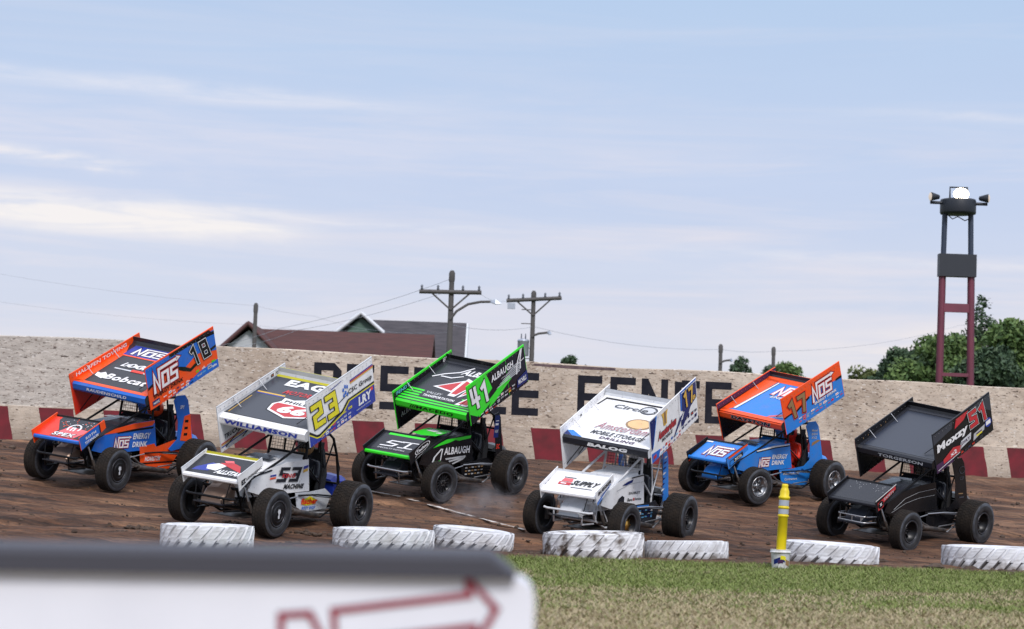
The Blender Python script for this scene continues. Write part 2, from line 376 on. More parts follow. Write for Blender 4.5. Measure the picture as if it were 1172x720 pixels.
def dirt_mat():
    mt = bpy.data.materials.new('track_dirt'); mt.use_nodes = True; nt = mt.node_tree; N = nt.nodes; L = nt.links; b = N['Principled BSDF']; b.inputs['Roughness'].default_value = .88
    tc = N.new('ShaderNodeTexCoord')
    def nz(scale, sx, sy, det=6, rough=.6):
        mp = N.new('ShaderNodeMapping'); mp.inputs['Rotation'].default_value = (0, 0, -math.atan2(.286, .958) * .55); mp.inputs['Scale'].default_value = (sx, sy, 1); L.new(tc.outputs['Object'], mp.inputs[0])
        n = N.new('ShaderNodeTexNoise'); n.inputs['Scale'].default_value = scale; n.inputs['Detail'].default_value = det; n.inputs['Roughness'].default_value = rough; L.new(mp.outputs[0], n.inputs[0]); return n
    a = nz(1.0, .35, 1.9, 8); r = ramp(N, [(.36, (.050, .020, .009)), (.5, (.122, .053, .025)), (.66, (.24, .126, .068))]); L.new(a.outputs[0], r.inputs[0])
    c = nz(2.2, .62, 4.4, 9, .68); r2 = ramp(N, [(.38, (.34, .31, .30)), (.52, (1, 1, 1)), (.66, (1.7, 1.65, 1.6))]); L.new(c.outputs[0], r2.inputs[0])
    d = nz(14, .6, 1.6, 6, .7); r3 = ramp(N, [(.35, (.6, .6, .6)), (.65, (1.25, 1.25, 1.25))]); L.new(d.outputs[0], r3.inputs[0])
    x = N.new('ShaderNodeMix'); x.data_type = 'RGBA'; x.blend_type = 'MULTIPLY'; x.inputs[0].default_value = .9; L.new(r.outputs[0], x.inputs[6]); L.new(r2.outputs[0], x.inputs[7])
    x2 = N.new('ShaderNodeMix'); x2.data_type = 'RGBA'; x2.blend_type = 'MULTIPLY'; x2.inputs[0].default_value = .8; L.new(x.outputs[2], x2.inputs[6]); L.new(r3.outputs[0], x2.inputs[7])
    L.new(x2.outputs[2], b.inputs['Base Color'])
    ad = N.new('ShaderNodeMath'); ad.operation = 'ADD'; L.new(c.outputs[0], ad.inputs[0]); L.new(d.outputs[0], ad.inputs[1])
    bp = N.new('ShaderNodeBump'); bp.inputs['Strength'].default_value = .9; bp.inputs['Distance'].default_value = .06; L.new(ad.outputs[0], bp.inputs['Height']); L.new(bp.outputs[0], b.inputs['Normal'])
    return mt
X = grid_axis(-16, 18, .25, -2500, 2500); Y = grid_axis(6, 52, .25, -60, 4500)
tag(sheet('ground', X, Y, lambda x, y: gz_np(x, y) - .01 - .05 * ((y > edge_y(x) + .4) & (y < 49.5 + .3 * x)), ground_mat()), kind='structure')

M_DIRT = dirt_mat()
def track():
    xs = np.arange(-26, 32, .10); K = 150; vs = []; fs = []
    for i, x in enumerate(xs):
        y0 = float(edge_y(x)); y1 = W0[1] + (x - W0[0]) * WT[1] / WT[0] + .12
        if y1 < y0 + 1: y1 = y0 + 1
        u = np.linspace(0, 1, K) ** 1.25; yy = y0 + (y1 - y0) * u
        xx = np.full(K, x); al = xx * .958 + yy * .286; ac = -xx * .286 + yy * .958
        rough = (vnoise(al * .6, ac * 3.2) - .5) * .055 + (vnoise(al * 2.2, ac * 6) - .5) * .04 + (vnoise(al * 6, ac * 7) - .5) * .03
        for rk in range(11):
            a0_ = 29.5 + 1.05 * rk + (vnoise(al * .18 + rk * 7, ac * 0 + rk * 3.1) - .5) * 1.3; dd = (ac - a0_) / .13; amp = np.clip(vnoise(al * .5 + rk * 13, ac * 0 + 4.4) * 1.8 - .5, 0, 1)
            rough = rough + amp * (.03 * np.exp(-((dd - 1.6) ** 2)) - .05 * np.exp(-dd ** 2))
        lump = np.clip(1 - (yy - y0) / 1.1, 0, 1) * (vnoise(al * 1.7, ac * 2.2) * .16 + vnoise(al * 6, ac * 6) * .05) * np.clip((yy - y0) / .2, 0, 1)
        z = gz_np(xx, yy) + .008 + rough + lump * np.clip(1 - (x + 9) / 22, .25, 1)
        z[0] = gz(x, y0) - .03
        vs += [(x, a, b) for a, b in zip(yy, z)]
    n = len(xs)
    for i in range(n - 1):
        for k in range(K - 1): fs.append((i * K + k, (i + 1) * K + k, (i + 1) * K + k + 1, i * K + k + 1))
    me = bpy.data.meshes.new('dirt_track'); me.from_pydata(vs, [], fs); me.materials.append(M_DIRT); me.polygons.foreach_set('use_smooth', [True] * len(fs)); me.update()
    o = bpy.data.objects.new('dirt_track', me); COL.objects.link(o); tag(o, kind='structure')
track()

def ground_hit(px, py):
    d = ray(px, py); k = 20.0
    for _ in range(60):
        p = CAMP + d * k; e = p.z - gz(p.x, p.y)
        if e < 0: break
        k += .5
    a, b = k - .5, k
    for _ in range(30):
        c = (a + b) / 2; p = CAMP + d * c
        if p.z > gz(p.x, p.y): a = c
        else: b = c
    return CAMP + d * b

def chalk():
    mb = MB(); mt = mat('chalk_line', (.62, .58, .56), .9, 0, 'noisy', col2=(.20, .15, .12), scale=6, lo=.42, hi=.62)
    for a_, b_ in (((415, 562.5), (458, 570.5)), ((467, 573), (600, 608.5))):
        A = ground_hit(*a_); B = ground_hit(*b_); n = 60; vs = []; fs = []
        d = (B - A); d.z = 0; d.normalize(); s = Vector((-d.y, d.x, 0))
        for i in range(n + 1):
            p = A.lerp(B, i / n); wd = .045 * random.uniform(.6, 1.25)
            for sg in (-1, 1):
                q = p + s * sg * wd; vs.append((q.x, q.y, gz(q.x, q.y) + .034 + .004 * random.random()))
        for i in range(n): fs.append((2 * i, 2 * i + 1, 2 * i + 3, 2 * i + 2))
        mb.add(vs, fs, mt)
    tag(recalc(mb.build('chalk_line')), kind='structure')
chalk()

# ------------------------------------------------------------------ concrete wall
def wall_mat():
    mt = bpy.data.materials.new('weathered_wall_paint'); mt.use_nodes = True; nt = mt.node_tree; N = nt.nodes; L = nt.links; b = N['Principled BSDF']; b.inputs['Roughness'].default_value = .85
    tc = N.new('ShaderNodeTexCoord')
    def nz(scale, s, det=5, rough=.6):
        mp = N.new('ShaderNodeMapping'); mp.inputs['Scale'].default_value = s; L.new(tc.outputs['Object'], mp.inputs[0])
        n = N.new('ShaderNodeTexNoise'); n.inputs['Scale'].default_value = scale; n.inputs['Detail'].default_value = det; n.inputs['Roughness'].default_value = rough; L.new(mp.outputs[0], n.inputs[0]); return n
    def mul(a, c, f=1.0, ty='MULTIPLY'):
        x = N.new('ShaderNodeMix'); x.data_type = 'RGBA'; x.blend_type = ty
        if hasattr(f, 'links'): L.new(f, x.inputs[0])
        else: x.inputs[0].default_value = f
        L.new(a, x.inputs[6])
        if hasattr(c, 'links'): L.new(c, x.inputs[7])
        else: x.inputs[7].default_value = (*c, 1)
        return x.outputs[2]
    s = N.new('ShaderNodeSeparateXYZ'); L.new(tc.outputs['Object'], s.inputs[0])
    big = nz(.5, (1, 1, 1.5), 5); base = ramp(N, [(.35, (.37, .30, .24)), (.62, (.56, .48, .40))]); L.new(big.outputs[0], base.inputs[0])
    # greyer upper band at the left end
    mr = N.new('ShaderNodeMapRange'); mr.inputs[1].default_value = 5.2; mr.inputs[2].default_value = 2.0; L.new(s.outputs['X'], mr.inputs[0])
    mz = N.new('ShaderNodeMapRange'); mz.inputs[1].default_value = .76; mz.inputs[2].default_value = .79; L.new(s.outputs['Z'], mz.inputs[0])
    mm = N.new('ShaderNodeMath'); mm.operation = 'MULTIPLY'; L.new(mr.outputs[0], mm.inputs[0]); L.new(mz.outputs[0], mm.inputs[1])
    mm2 = N.new('ShaderNodeMath'); mm2.operation = 'MULTIPLY'; L.new(mm.outputs[0], mm2.inputs[0]); mm2.inputs[1].default_value = .55
    c = mul(base.outputs[0], (.44, .43, .42), mm2.outputs[0], 'MIX')
    med = nz(3.2, (1, 1, 2.6), 7, .7); r = ramp(N, [(.3, (.66, .63, .61)), (.5, (1, 1, 1)), (.7, (1.2, 1.18, 1.16))]); L.new(med.outputs[0], r.inputs[0]); c = mul(c, r.outputs[0], .85)
    sp = nz(7.5, (1, 1, 2.6), 2, .5); r = ramp(N, [(.30, (.10, .06, .05)), (.37, (1, 1, 1))]); L.new(sp.outputs[0], r.inputs[0]); c = mul(c, r.outputs[0], .85)
    sp = nz(15, (1, 1, 2.2), 2, .5); r = ramp(N, [(.31, (.35, .27, .24)), (.40, (1, 1, 1))]); L.new(sp.outputs[0], r.inputs[0]); c = mul(c, r.outputs[0], .75)
    # pale flecks where the paint has spalled, and dark rubbed streaks
    sp = nz(11, (1, 1, 2.4), 3, .5); r = ramp(N, [(.62, (0, 0, 0)), (.68, (.7, .7, .7))]); L.new(sp.outputs[0], r.inputs[0]); c = mul(c, (.66, .62, .58), r.outputs[0], 'MIX')
    sp = nz(1.1, (.7, 1, 7), 6, .7); r = ramp(N, [(.56, (0, 0, 0)), (.72, (.55, .55, .55))]); L.new(sp.outputs[0], r.inputs[0]); c = mul(c, (.16, .12, .11), r.outputs[0], 'MIX')
    # dirt thrown up on the foot of the wall
    mr = N.new('ShaderNodeMapRange'); mr.inputs[1].default_value = .50; mr.inputs[2].default_value = -.05; mr.clamp = True; L.new(s.outputs['Z'], mr.inputs[0])
    q = N.new('ShaderNodeMath'); q.operation = 'MULTIPLY'; L.new(mr.outputs[0], q.inputs[0]); L.new(med.outputs[0], q.inputs[1])
    c = mul(c, (.12, .08, .055), q.outputs[0], 'MIX')
    L.new(c, b.inputs['Base Color'])
    bp = N.new('ShaderNodeBump'); bp.inputs['Strength'].default_value = .6; bp.inputs['Distance'].default_value = .03; L.new(med.outputs[0], bp.inputs['Height']); L.new(bp.outputs[0], b.inputs['Normal'])
    return mt
WALL_BASE_Z = 1.2 + .25
def make_wall():
    th = math.atan2(WT[1], WT[0]); wall = empty('concrete_wall', (W0[0], W0[1], WALL_BASE_Z), (0, 0, th))
    tag(wall, 'long weathered concrete wall with black block letters above a red striped band', 'wall')
    wm = wall_mat(); mb = MB(); U0, U1 = -16, 40; S = .77
    # local frame: x along wall, y away from the track, z up ; front face y=0
    us = [U0] + list(np.arange(-14, 40, 1.1)) + [U1]; tops = [2.19 + .02 * sin(u * 1.3) + .03 * math.exp(-((u - 2.5) / 2) ** 2) + random.uniform(-.008, .008) for u in us]
    for i in range(len(us) - 1):
        a, b = us[i], us[i + 1]; ta, tb = tops[i], tops[i + 1]
        mb.add([(a, 0, -.5), (b, 0, -.5), (b, 0, S), (a, 0, S)], [(0, 1, 2, 3)], wm)
        mb.add([(a, 0, S), (b, 0, S), (b, .035, S + .012), (a, .035, S + .012)], [(0, 1, 2, 3)], wm)
        mb.add([(a, .035, S + .012), (b, .035, S + .012), (b, .035, tb - .02), (a, .035, ta - .02)], [(0, 1, 2, 3)], wm)
        mb.add([(a, .035, ta - .02), (b, .035, tb - .02), (b, .06, tb), (a, .06, ta)], [(0, 1, 2, 3)], wm)
        mb.add([(a, .06, ta), (b, .06, tb), (b, .45, tb), (a, .45, ta)], [(0, 1, 2, 3)], wm)
        mb.add([(a, .45, ta), (b, .45, tb), (b, .45, -.9), (a, .45, -.9)], [(0, 1, 2, 3)], wm)
    for u, sgn in ((U0, 1), (U1, -1)): mb.add([(u, 0, -.5), (u, 0, 2.1), (u, .45, 2.1), (u, .45, -.5)], [(0, 1, 2, 3)], wm)
    recalc(mb.build('wall_face', wall))
    # painted red parallelograms
    red = mat('faded_red_wall_paint', (.18, .014, .024), .85, 0, 'noisy', col2=(.10, .013, .018), scale=3.5, bump=.2)
    sb = MB(); h = S - .02
    def wu(px, py):
        d = ray(px, py); n = Vector((WN[0], WN[1], 0)); k = (Vector((W0[0], W0[1], 0)) - Vector((CAMP.x, CAMP.y, 0))).dot(n) / d.dot(n); p = CAMP + d * k
        return (p.x - W0[0]) * WT[0] + (p.y - W0[1]) * WT[1]
    u_a = wu(44, 466); u_b = wu(1152, 513); step = (u_b - u_a) / 17
    wd = wu(1121, 513) - wu(1090.5, 512)
    for i in range(-13, 32):
        u = u_a + step * i + (.06 if i in (6, 8) else 0)
        if u + wd > U1 - .3 or u < U0 + .3: continue
        sl_ = .15
        n = 6; vs = []
        for j in range(n + 1):
            v = j / n * (h + .02) - .02; o_ = sl_ * (1 - j / n); e1 = random.uniform(-.008, .008); e2 = random.uniform(-.008, .008)
            vs += [(u + o_ + e1, -.004, v), (u + wd + o_ + e2, -.004, v)]
        sb.add(vs, [(2 * j, 2 * j + 1, 2 * j + 3, 2 * j + 2) for j in range(n)], red)
    recalc(sb.build('painted_stripes', wall))
    # block letters
    bl = mat('black_wall_lettering', (.007, .008, .015), .75, 0, 'noisy', col2=(.016, .016, .024), scale=6)
    lb = MB(); z0, z1, t = 2.19 + .0 - 1.15 - .0, 1.96, .165     # local z of bottom and top
    z0 = 1.02; zm = (z0 + z1) / 2
    def rc(a, b, c, d): lb.add([(a, .031, b), (c, .031, b), (c, .031, d), (a, .031, d)], [(0, 1, 2, 3)], bl)
    def E_(u, w_=.6): rc(u, z0, u + t, z1); rc(u + t, z0, u + w_, z0 + t); rc(u + t, zm - t / 2, u + w_, zm + t / 2); rc(u + t, z1 - t, u + w_, z1)
    def F_(u, w_=.57): rc(u, z0, u + t, z1); rc(u + t, zm - t / 2, u + w_ - .02, zm + t / 2); rc(u + t, z1 - t, u + w_, z1)
    def L_(u, w_=.6): rc(u, z0, u + t, z1); rc(u + t, z0, u + w_, z0 + t)
    def T_(u, w_=.6): rc(u, z1 - t, u + w_, z1); rc(u + w_ / 2 - t / 2, z0, u + w_ / 2 + t / 2, z1 - t)
    def S_(u, w_=.62): rc(u, z1 - t, u + w_, z1); rc(u, zm + t / 2, u + t, z1 - t); rc(u, zm - t / 2, u + w_, zm + t / 2); rc(u + w_ - t, z0 + t, u + w_, zm - t / 2); rc(u, z0, u + w_, z0 + t)
    def C_(u, w_=.6): rc(u, z0 + .04, u + t, z1 - .04); rc(u + t, z0, u + w_, z0 + t); rc(u + t, z1 - t, u + w_, z1)
    def D_(u, w_=.6):
        rc(u, z0, u + t, z1)
        for q in ([(u + t, z1 - t), (u + w_ - .16, z1 - t), (u + w_ - .16, z1), (u + t, z1)], [(u + t, z0), (u + w_ - .16, z0), (u + w_ - .16, z0 + t), (u + t, z0 + t)],
                  [(u + w_ - .16, z1 - t), (u + w_ - t - .02, z1 - t), (u + w_ - t - .02, z0 + t), (u + w_ - .16, z0 + t), (u + w_ - .16, z0), (u + w_, z0 + .16), (u + w_, z1 - .16), (u + w_ - .16, z1)]):
            lb.add([(a, .031, b) for a, b in q], [tuple(range(len(q)))], bl)
    def N_(u, w_=.63):
        rc(u, z0, u + t, z1); rc(u + w_ - t, z0, u + w_, z1)
        lb.add([(a, .0295, b) for a, b in ((u + t * .9, z1), (u + t * .9, z1 - .3), (u + w_ - t * .9, z0), (u + w_ - t * .9, z0 + .3))], [(0, 1, 2, 3)], bl)
    D_(6.41); E_(7.12, .6); S_(7.86); T_(8.60); L_(10.10); E_(10.82, .61)
    F_(12.33); E_(13.09); N_(13.83); C_(14.62); E_(15.36, .63)
    recalc(lb.build('lettering', wall))
    # dark stain along the coping near the middle
    st = MB(); sm = mat('dark_wall_stain', (.07, .045, .055), .9, 0, 'noisy', col2=(.16, .11, .11), scale=5)
    pts = [(11.3, 2.12), (12.2, 2.09), (13.2, 2.10), (13.2, 2.155), (12.3, 2.16), (11.3, 2.165)]
    st.add([(a, .031, b) for a, b in pts], [tuple(range(6))], sm)
    recalc(st.build('coping_stain', wall))
make_wall()

# ------------------------------------------------------------------ sprint cars
POSE = {'18': (-6.4259, 34.5696, -0.3498, 4.2265, 0.0636, -0.1122), '23': (-3.5301, 31.2000, -0.9127, 4.2560, 0.0301, -0.1082),
        '41': (-1.1760, 36.7822, -0.3534, 4.1488, 0.0815, -0.1204), '17b': (1.6932, 33.6355, -0.9654, 4.2370, 0.0413, -0.0937),
        '17': (4.9204, 40.1272, -0.2576, 3.9251, 0.0625, -0.1198), '51': (6.9760, 36.4172, -0.9189, 3.9578, 0.0604, -0.1213)}

def tyre_mesh(R, wd, rim):
    mb = MB(); h = wd / 2; pr = []; ms = []
    prof = [(rim, -h * .80), (rim + .012, -h * .93), (rim + (R - rim) * .30, -h * 1.0), (rim + (R - rim) * .62, -h * 1.0), (R * .955, -h * .93), (R * .985, -h * .82), (R * .996, -h * .6),
            (R, -h * .25), (R, h * .25), (R * .996, h * .6), (R * .985, h * .82), (R * .955, h * .93), (rim + (R - rim) * .62, h * 1.0), (rim + (R - rim) * .30, h * 1.0), (rim + .012, h * .93), (rim, h * .80)]
    ms = [M_RING, M_SIDE, M_SIDE, M_RING, M_RUB, M_RUB, M_RUB, M_RUB, M_RUB, M_RUB, M_RUB, M_RING, M_SIDE, M_SIDE, M_RING, M_SIDE]
    mb.lathe(prof, M_RUB, 'Y', 56, mats=ms, close=True)
    # tread blocks: shallow ribs around the running surface
    nb = 44
    for row, (y0, y1) in enumerate(((-h * .78, -h * .42), (-h * .36, -.004), (.004, h * .36), (h * .42, h * .78))):
        for k in range(nb):
            a0 = 2 * pi * (k + .5 * (row % 2)) / nb; a1 = a0 + 2 * pi / nb * .80; r0 = R * .99; r1 = R + .006
            q = [(r * cos(a), y, r * sin(a)) for r in (r0, r1) for a in (a0, a1) for y in (y0, y1)]
            mb.add(q, [(4, 5, 7, 6), (0, 4, 6, 2), (1, 3, 7, 5), (0, 1, 5, 4), (2, 6, 7, 3)], M_RUB)
    return mb
def rim_mesh(R, wd, style, side=1):
    """outer face toward +y*side"""
    mb = MB(); h = wd / 2 * .84; s = side
    dark = M_RIMB; face = {'black': M_RIMB, 'cover': M_RIMB, 'spoke': M_RIMB, 'chrome': M_CHROME, 'gold': M_RIMB, 'deep': M_RIMB}[style]
    dish = {'black': .07, 'cover': .01, 'spoke': .05, 'chrome': .07, 'gold': .10, 'deep': .14}[style]
    dish = min(dish, h * 1.4)
    mb.lathe([(R * .985, -s * h), (R * .985, s * h), (R * .93, s * h * 1.03), (R * .90, s * h * .95), (R * .86, s * (h - dish)), (R * .30, s * (h - dish - .01)), (R * .26, s * (h - dish + .025)), (.001, s * (h - dish + .03))], face, 'Y', 40)
    mb.lathe([(R * .985, -s * h), (R * .85, -s * h * .8), (R * .4, -s * h * .3), (.001, -s * h * .3)], dark, 'Y', 40)
    # bead ring + bolts
    mb.lathe([(R * .99, s * (h * 1.0)), (R * 1.0, s * (h * 1.09)), (R * .9, s * (h * 1.10)), (R * .89, s * h)], M_STEEL if style in ('chrome',) else mat('bead_ring', (.06, .06, .07), .35, .7), 'Y', 40)
    for k in range(16):
        a = 2 * pi * k / 16; mb.box((R * .945 * cos(a), s * h * 1.12, R * .945 * sin(a)), (.012, .008, .012), M_DARKMETAL)
    y = s * (h - dish + .002)
    if style == 'cover':
        mb.lathe([(R * .86, s * (h + .004)), (R * .5, s * (h + .015)), (.001, s * (h + .02))], M_RIMB, 'Y', 32)
        pn = Panel(mb, (-.05 * s, s * (h + .02), -.07), (1 * s, 0, 0), (0, 0, 1), .10, .14, (0, s, 0))
        pn.poly('lightgrey', [(.35, .05), (.7, .0), (.8, .3), (.65, .42), (.95, .75), (.8, 1), (.3, .95), (.2, .6), (.45, .5)], 2)
        mb.lathe([(R * .62, s * (h + .012)), (R * .60, s * (h + .018)), (R * .585, s * (h + .012))], mat('bead_ring'), 'Y', 32)
    else:
        for k in range(6):
            a = 2 * pi * k / 6; mb.box((R * .22 * cos(a), y + s * .03, R * .22 * sin(a)), (.016, .02, .016), M_STEEL)
        ns = {'spoke': 14, 'black': 8, 'chrome': 8, 'gold': 10, 'deep': 8}[style]
        for k in range(ns):                      # ribs on the centre disc
            a = 2 * pi * k / ns; M_ = Matrix.Rotation(-a, 4, 'Y')
            c = M_ @ Vector((R * .56, 0, 0)); mm = M_CHROME if style == 'chrome' else (M_GOLD if style == 'gold' else mat('bead_ring'))
            mb.box((c.x, y + s * .012, c.z), (R * .52, .028, R * (.05 if style == 'spoke' else .07)), mm, M_)
    if style == 'gold': mb.lathe([(R * .42, y + s * .02), (R * .40, y + s * .05), (.001, y + s * .055)], M_GOLD, 'Y', 24)
    return mb

def board_frame(side):
    dz = .278 if side > 0 else 0; y = .765 * side
    FT = Vector((.628, y, 1.686 + dz)); RT = Vector((-1.111, y, 2.404 + dz)); U = (RT - FT); W = U.length; U.normalize(); V = Vector((-U.z, 0, U.x)) * -1
    H = .735
    return FT - V * H, U, V, W, H
def fboard_frame(side):
    y = .481 * side; FT = Vector((1.749, y, .832)); RT = Vector((1.166, y, 1.105)); U = RT - FT; W = U.length; U.normalize(); V = Vector((-U.z, 0, U.x)) * -1
    return FT - V * .225, U, V, W, .225
WLE = Vector((.525, 0, 1.523)); WTE = Vector((-.999, 0, 2.184))

def wing_parts(car, Lv, parent):
    # ---- top wing
    U = (WTE - WLE); W = U.length; U.normalize(); Nn = Vector((-U.z, 0, U.x)) * -1       # up normal
    mb = MB(); y = .757; c1 = P(Lv['top'], rough=.30); ce = P(Lv['lead']); und = P(Lv.get('under', 'charcoal'))
    prof = [(0.0, -.135), (-.018, -.10), (-.012, -.015), (.035, .012), (.14, .012), (W - .10, .012), (W - .03, .03), (W, .07), (W + .004, .13), (W - .006, .13), (W - .014, .06), (W - .08, -.012), (.5, -.075), (.08, -.14)]
    pts = [(WLE + U * a + Nn * b) for a, b in prof]
    for i in range(len(pts)):
        j = (i + 1) % len(pts); a, b = pts[i], pts[j]
        mm = ce if i in (0, 1, 2) else (c1 if 3 <= i <= 5 and not (i == 5 and car in ('23', '17')) else (P(Lv['lip']) if i in (6, 7, 8) or (i == 5 and car in ('23', '17')) else und))
        mb.add([(a.x, -y, a.z), (a.x, y, a.z), (b.x, y, b.z), (b.x, -y, b.z)], [(0, 1, 2, 3)], mm)
    for sg in (-1, 1): mb.add([(p.x, sg * y, p.z) for p in pts], [tuple(range(len(pts)))], und)
    o = pts[3]; top = Panel(mb, (o.x, -y, o.z), (0, 1, 0), U, 2 * y, W - .135, Nn, base=.003)
    Lv['draw_top'](top)
    a, b = pts[1], pts[2]; V = (b - a); lead = Panel(mb, (a.x, -y, a.z), (0, 1, 0), V, 2 * y, V.length, V.cross(Vector((0, 1, 0))) * -1, base=.003)
    if lead.N.x < 0: lead.N = -lead.N
    Lv['draw_lead'](lead)
    # braces lying on the wing skin near the left board
    for x0, z in ((.25, 0), ): mb.tube([(WLE + U * .18 + Nn * .03) + Vector((0, .50, 0)), (WLE + U * .62 + Nn * .20) + Vector((0, .75, 0))], .006, M_TUBE, 6)
    for a_ in (.35, 1.05): mb.tube([(WLE + U * a_ + Nn * .02) + Vector((0, -.60, 0)), (WLE + U * (a_ + .05) + Nn * .13) + Vector((0, -.755, 0))], .007, M_STEEL, 6)
    mb.v = [(a, b, c - .05 * b) for a, b, c in mb.v]; wing = mb.build('top_wing', parent)
    for side in (1, -1):
        O, U2, V2, W2, H2 = board_frame(side); b = MB(); th = .012
        base_out = P(Lv['board_out'] if side > 0 else Lv.get('board_far', Lv['board_in'])); base_in = P(Lv['board_in'])
        cs = [O, O + U2 * W2, O + U2 * W2 + V2 * H2, O + V2 * H2]
        yin = Vector((0, -th / 2 * side, 0)); yo = Vector((0, th / 2 * side, 0))
        b.add([c + yo for c in cs], [(0, 1, 2, 3)], base_out); b.add([c + yin for c in cs], [(0, 3, 2, 1)], base_in)
        edge = P(Lv['board_edge']); a4 = [c + yin for c in cs] + [c + yo for c in cs]
        b.add(a4, [(0, 1, 5, 4), (1, 2, 6, 5), (2, 3, 7, 6), (3, 0, 4, 7)], edge)
        # rolled stiffener along the top and the front
        b.tube([O + V2 * (H2 - .004), O + U2 * W2 + V2 * (H2 - .004)], .011, edge, 6); b.tube([O, O + V2 * H2], .009, edge, 6); b.tube([O + U2 * W2, O + U2 * W2 + V2 * H2], .008, edge, 6)
        for a_ in (.33, .67): b.tube([O + U2 * W2 * a_ + yo, O + U2 * W2 * a_ + V2 * H2 + yo], .004, edge, 4)
        for k in range(16):
            for v_ in (.03, .93):
                q = O + U2 * W2 * (k + .5) / 16 + V2 * H2 * v_ + (yo if side > 0 else yin) + Vector((0, .016, 0)); b.box(q, (.012, .006, .012), M_STEEL)
        if side > 0: Lv['draw_left'](Panel(b, O + yo, U2, V2, W2, H2, (0, 1, 0)))
        else: Lv['draw_right'](Panel(b, O + yin, U2, V2, W2, H2, (0, 1, 0)))
        for a_, v_ in ((.06, .06), (.3, .04)):      # inner braces down to the board foot
            p = O + U2 * W2 * a_ + V2 * H2 * v_ + yin; q = Vector((p.x - .12, p.y * .62, 0)); q.z = WLE.z + (WLE.x - q.x) * .434 - .10
            b.tube([p, q], .008, M_TUBE, 6)
        b.build('side_board', wing)
    # ---- front wing
    A = Vector((1.70, 0, .755)); B = Vector((1.155, 0, 1.045)); U = (B - A); W = U.length; U.normalize(); Nn = Vector((-U.z, 0, U.x)) * -1; y = .475
    mb = MB(); c1 = P(Lv['ftop'], rough=.30); ce = P(Lv['flead'])
    prof = [(0, -.045), (-.012, -.02), (0, .006), (.03, .014), (W - .02, .010), (W - .004, .026), (W, .036), (W + .006, .036), (W, 0), (W * .5, -.03)]
    pts = [(A + U * a + Nn * b) for a, b in prof]
    for i in range(len(pts)):
        j = (i + 1) % len(pts); a, b = pts[i], pts[j]
        mm = ce if i in (0, 1, 2, 9) else (c1 if i in (3,) else (P(Lv['flip']) if i in (4, 5, 6, 7) else und))
        mb.add([(a.x, -y, a.z), (a.x, y, a.z), (b.x, y, b.z), (b.x, -y, b.z)], [(0, 1, 2, 3)], mm)
    for sg in (-1, 1): mb.add([(p.x, sg * y, p.z) for p in pts], [tuple(range(len(pts)))], und)
    o = pts[3]; Lv['draw_ftop'](Panel(mb, (o.x, -y, o.z), (0, 1, 0), U, 2 * y, W - .055, Nn, base=.003))
    fw = mb.build('front_wing', parent)
    for side in (1, -1):
        O, U2, V2, W2, H2 = fboard_frame(side); b = MB(); th = .008
        cs = [O, O + U2 * W2 + V2 * H2 * .45, O + U2 * W2 + V2 * H2, O + V2 * H2]; yin = Vector((0, -th / 2 * side, 0)); yo = Vector((0, th / 2 * side, 0))
        b.add([c + yo for c in cs], [(0, 1, 2, 3)], P(Lv['fboard_out'] if side > 0 else Lv['fboard_in'])); b.add([c + yin for c in cs], [(0, 3, 2, 1)], P(Lv['fboard_in']))
        a4 = [c + yin for c in cs] + [c + yo for c in cs]; b.add(a4, [(0, 1, 5, 4), (1, 2, 6, 5), (2, 3, 7, 6), (3, 0, 4, 7)], P(Lv['fedge']))
        b.tube([cs[3], cs[2]], .008, P(Lv['fedge']), 6)
        b.tube([cs[0], cs[3]], .006, P(Lv['fedge']), 6)
        if side > 0: Lv['draw_fleft'](Panel(b, O + yo, U2, V2, W2, H2, (0, 1, 0)))
        else: Lv['draw_fright'](Panel(b, O + yin, U2, V2, W2, H2, (0, 1, 0)))
        b.build('side_board', fw)

def sec(x, hw, zb, zt, ch=.06, crown=.02, y0=0):
    return [Vector((x, y0 - hw, zb)), Vector((x, y0 - hw, zt - ch)), Vector((x, y0 - hw + ch, zt)), Vector((x, y0, zt + crown)), Vector((x, y0 + hw - ch, zt)), Vector((x, y0 + hw, zt - ch)), Vector((x, y0 + hw, zb))]

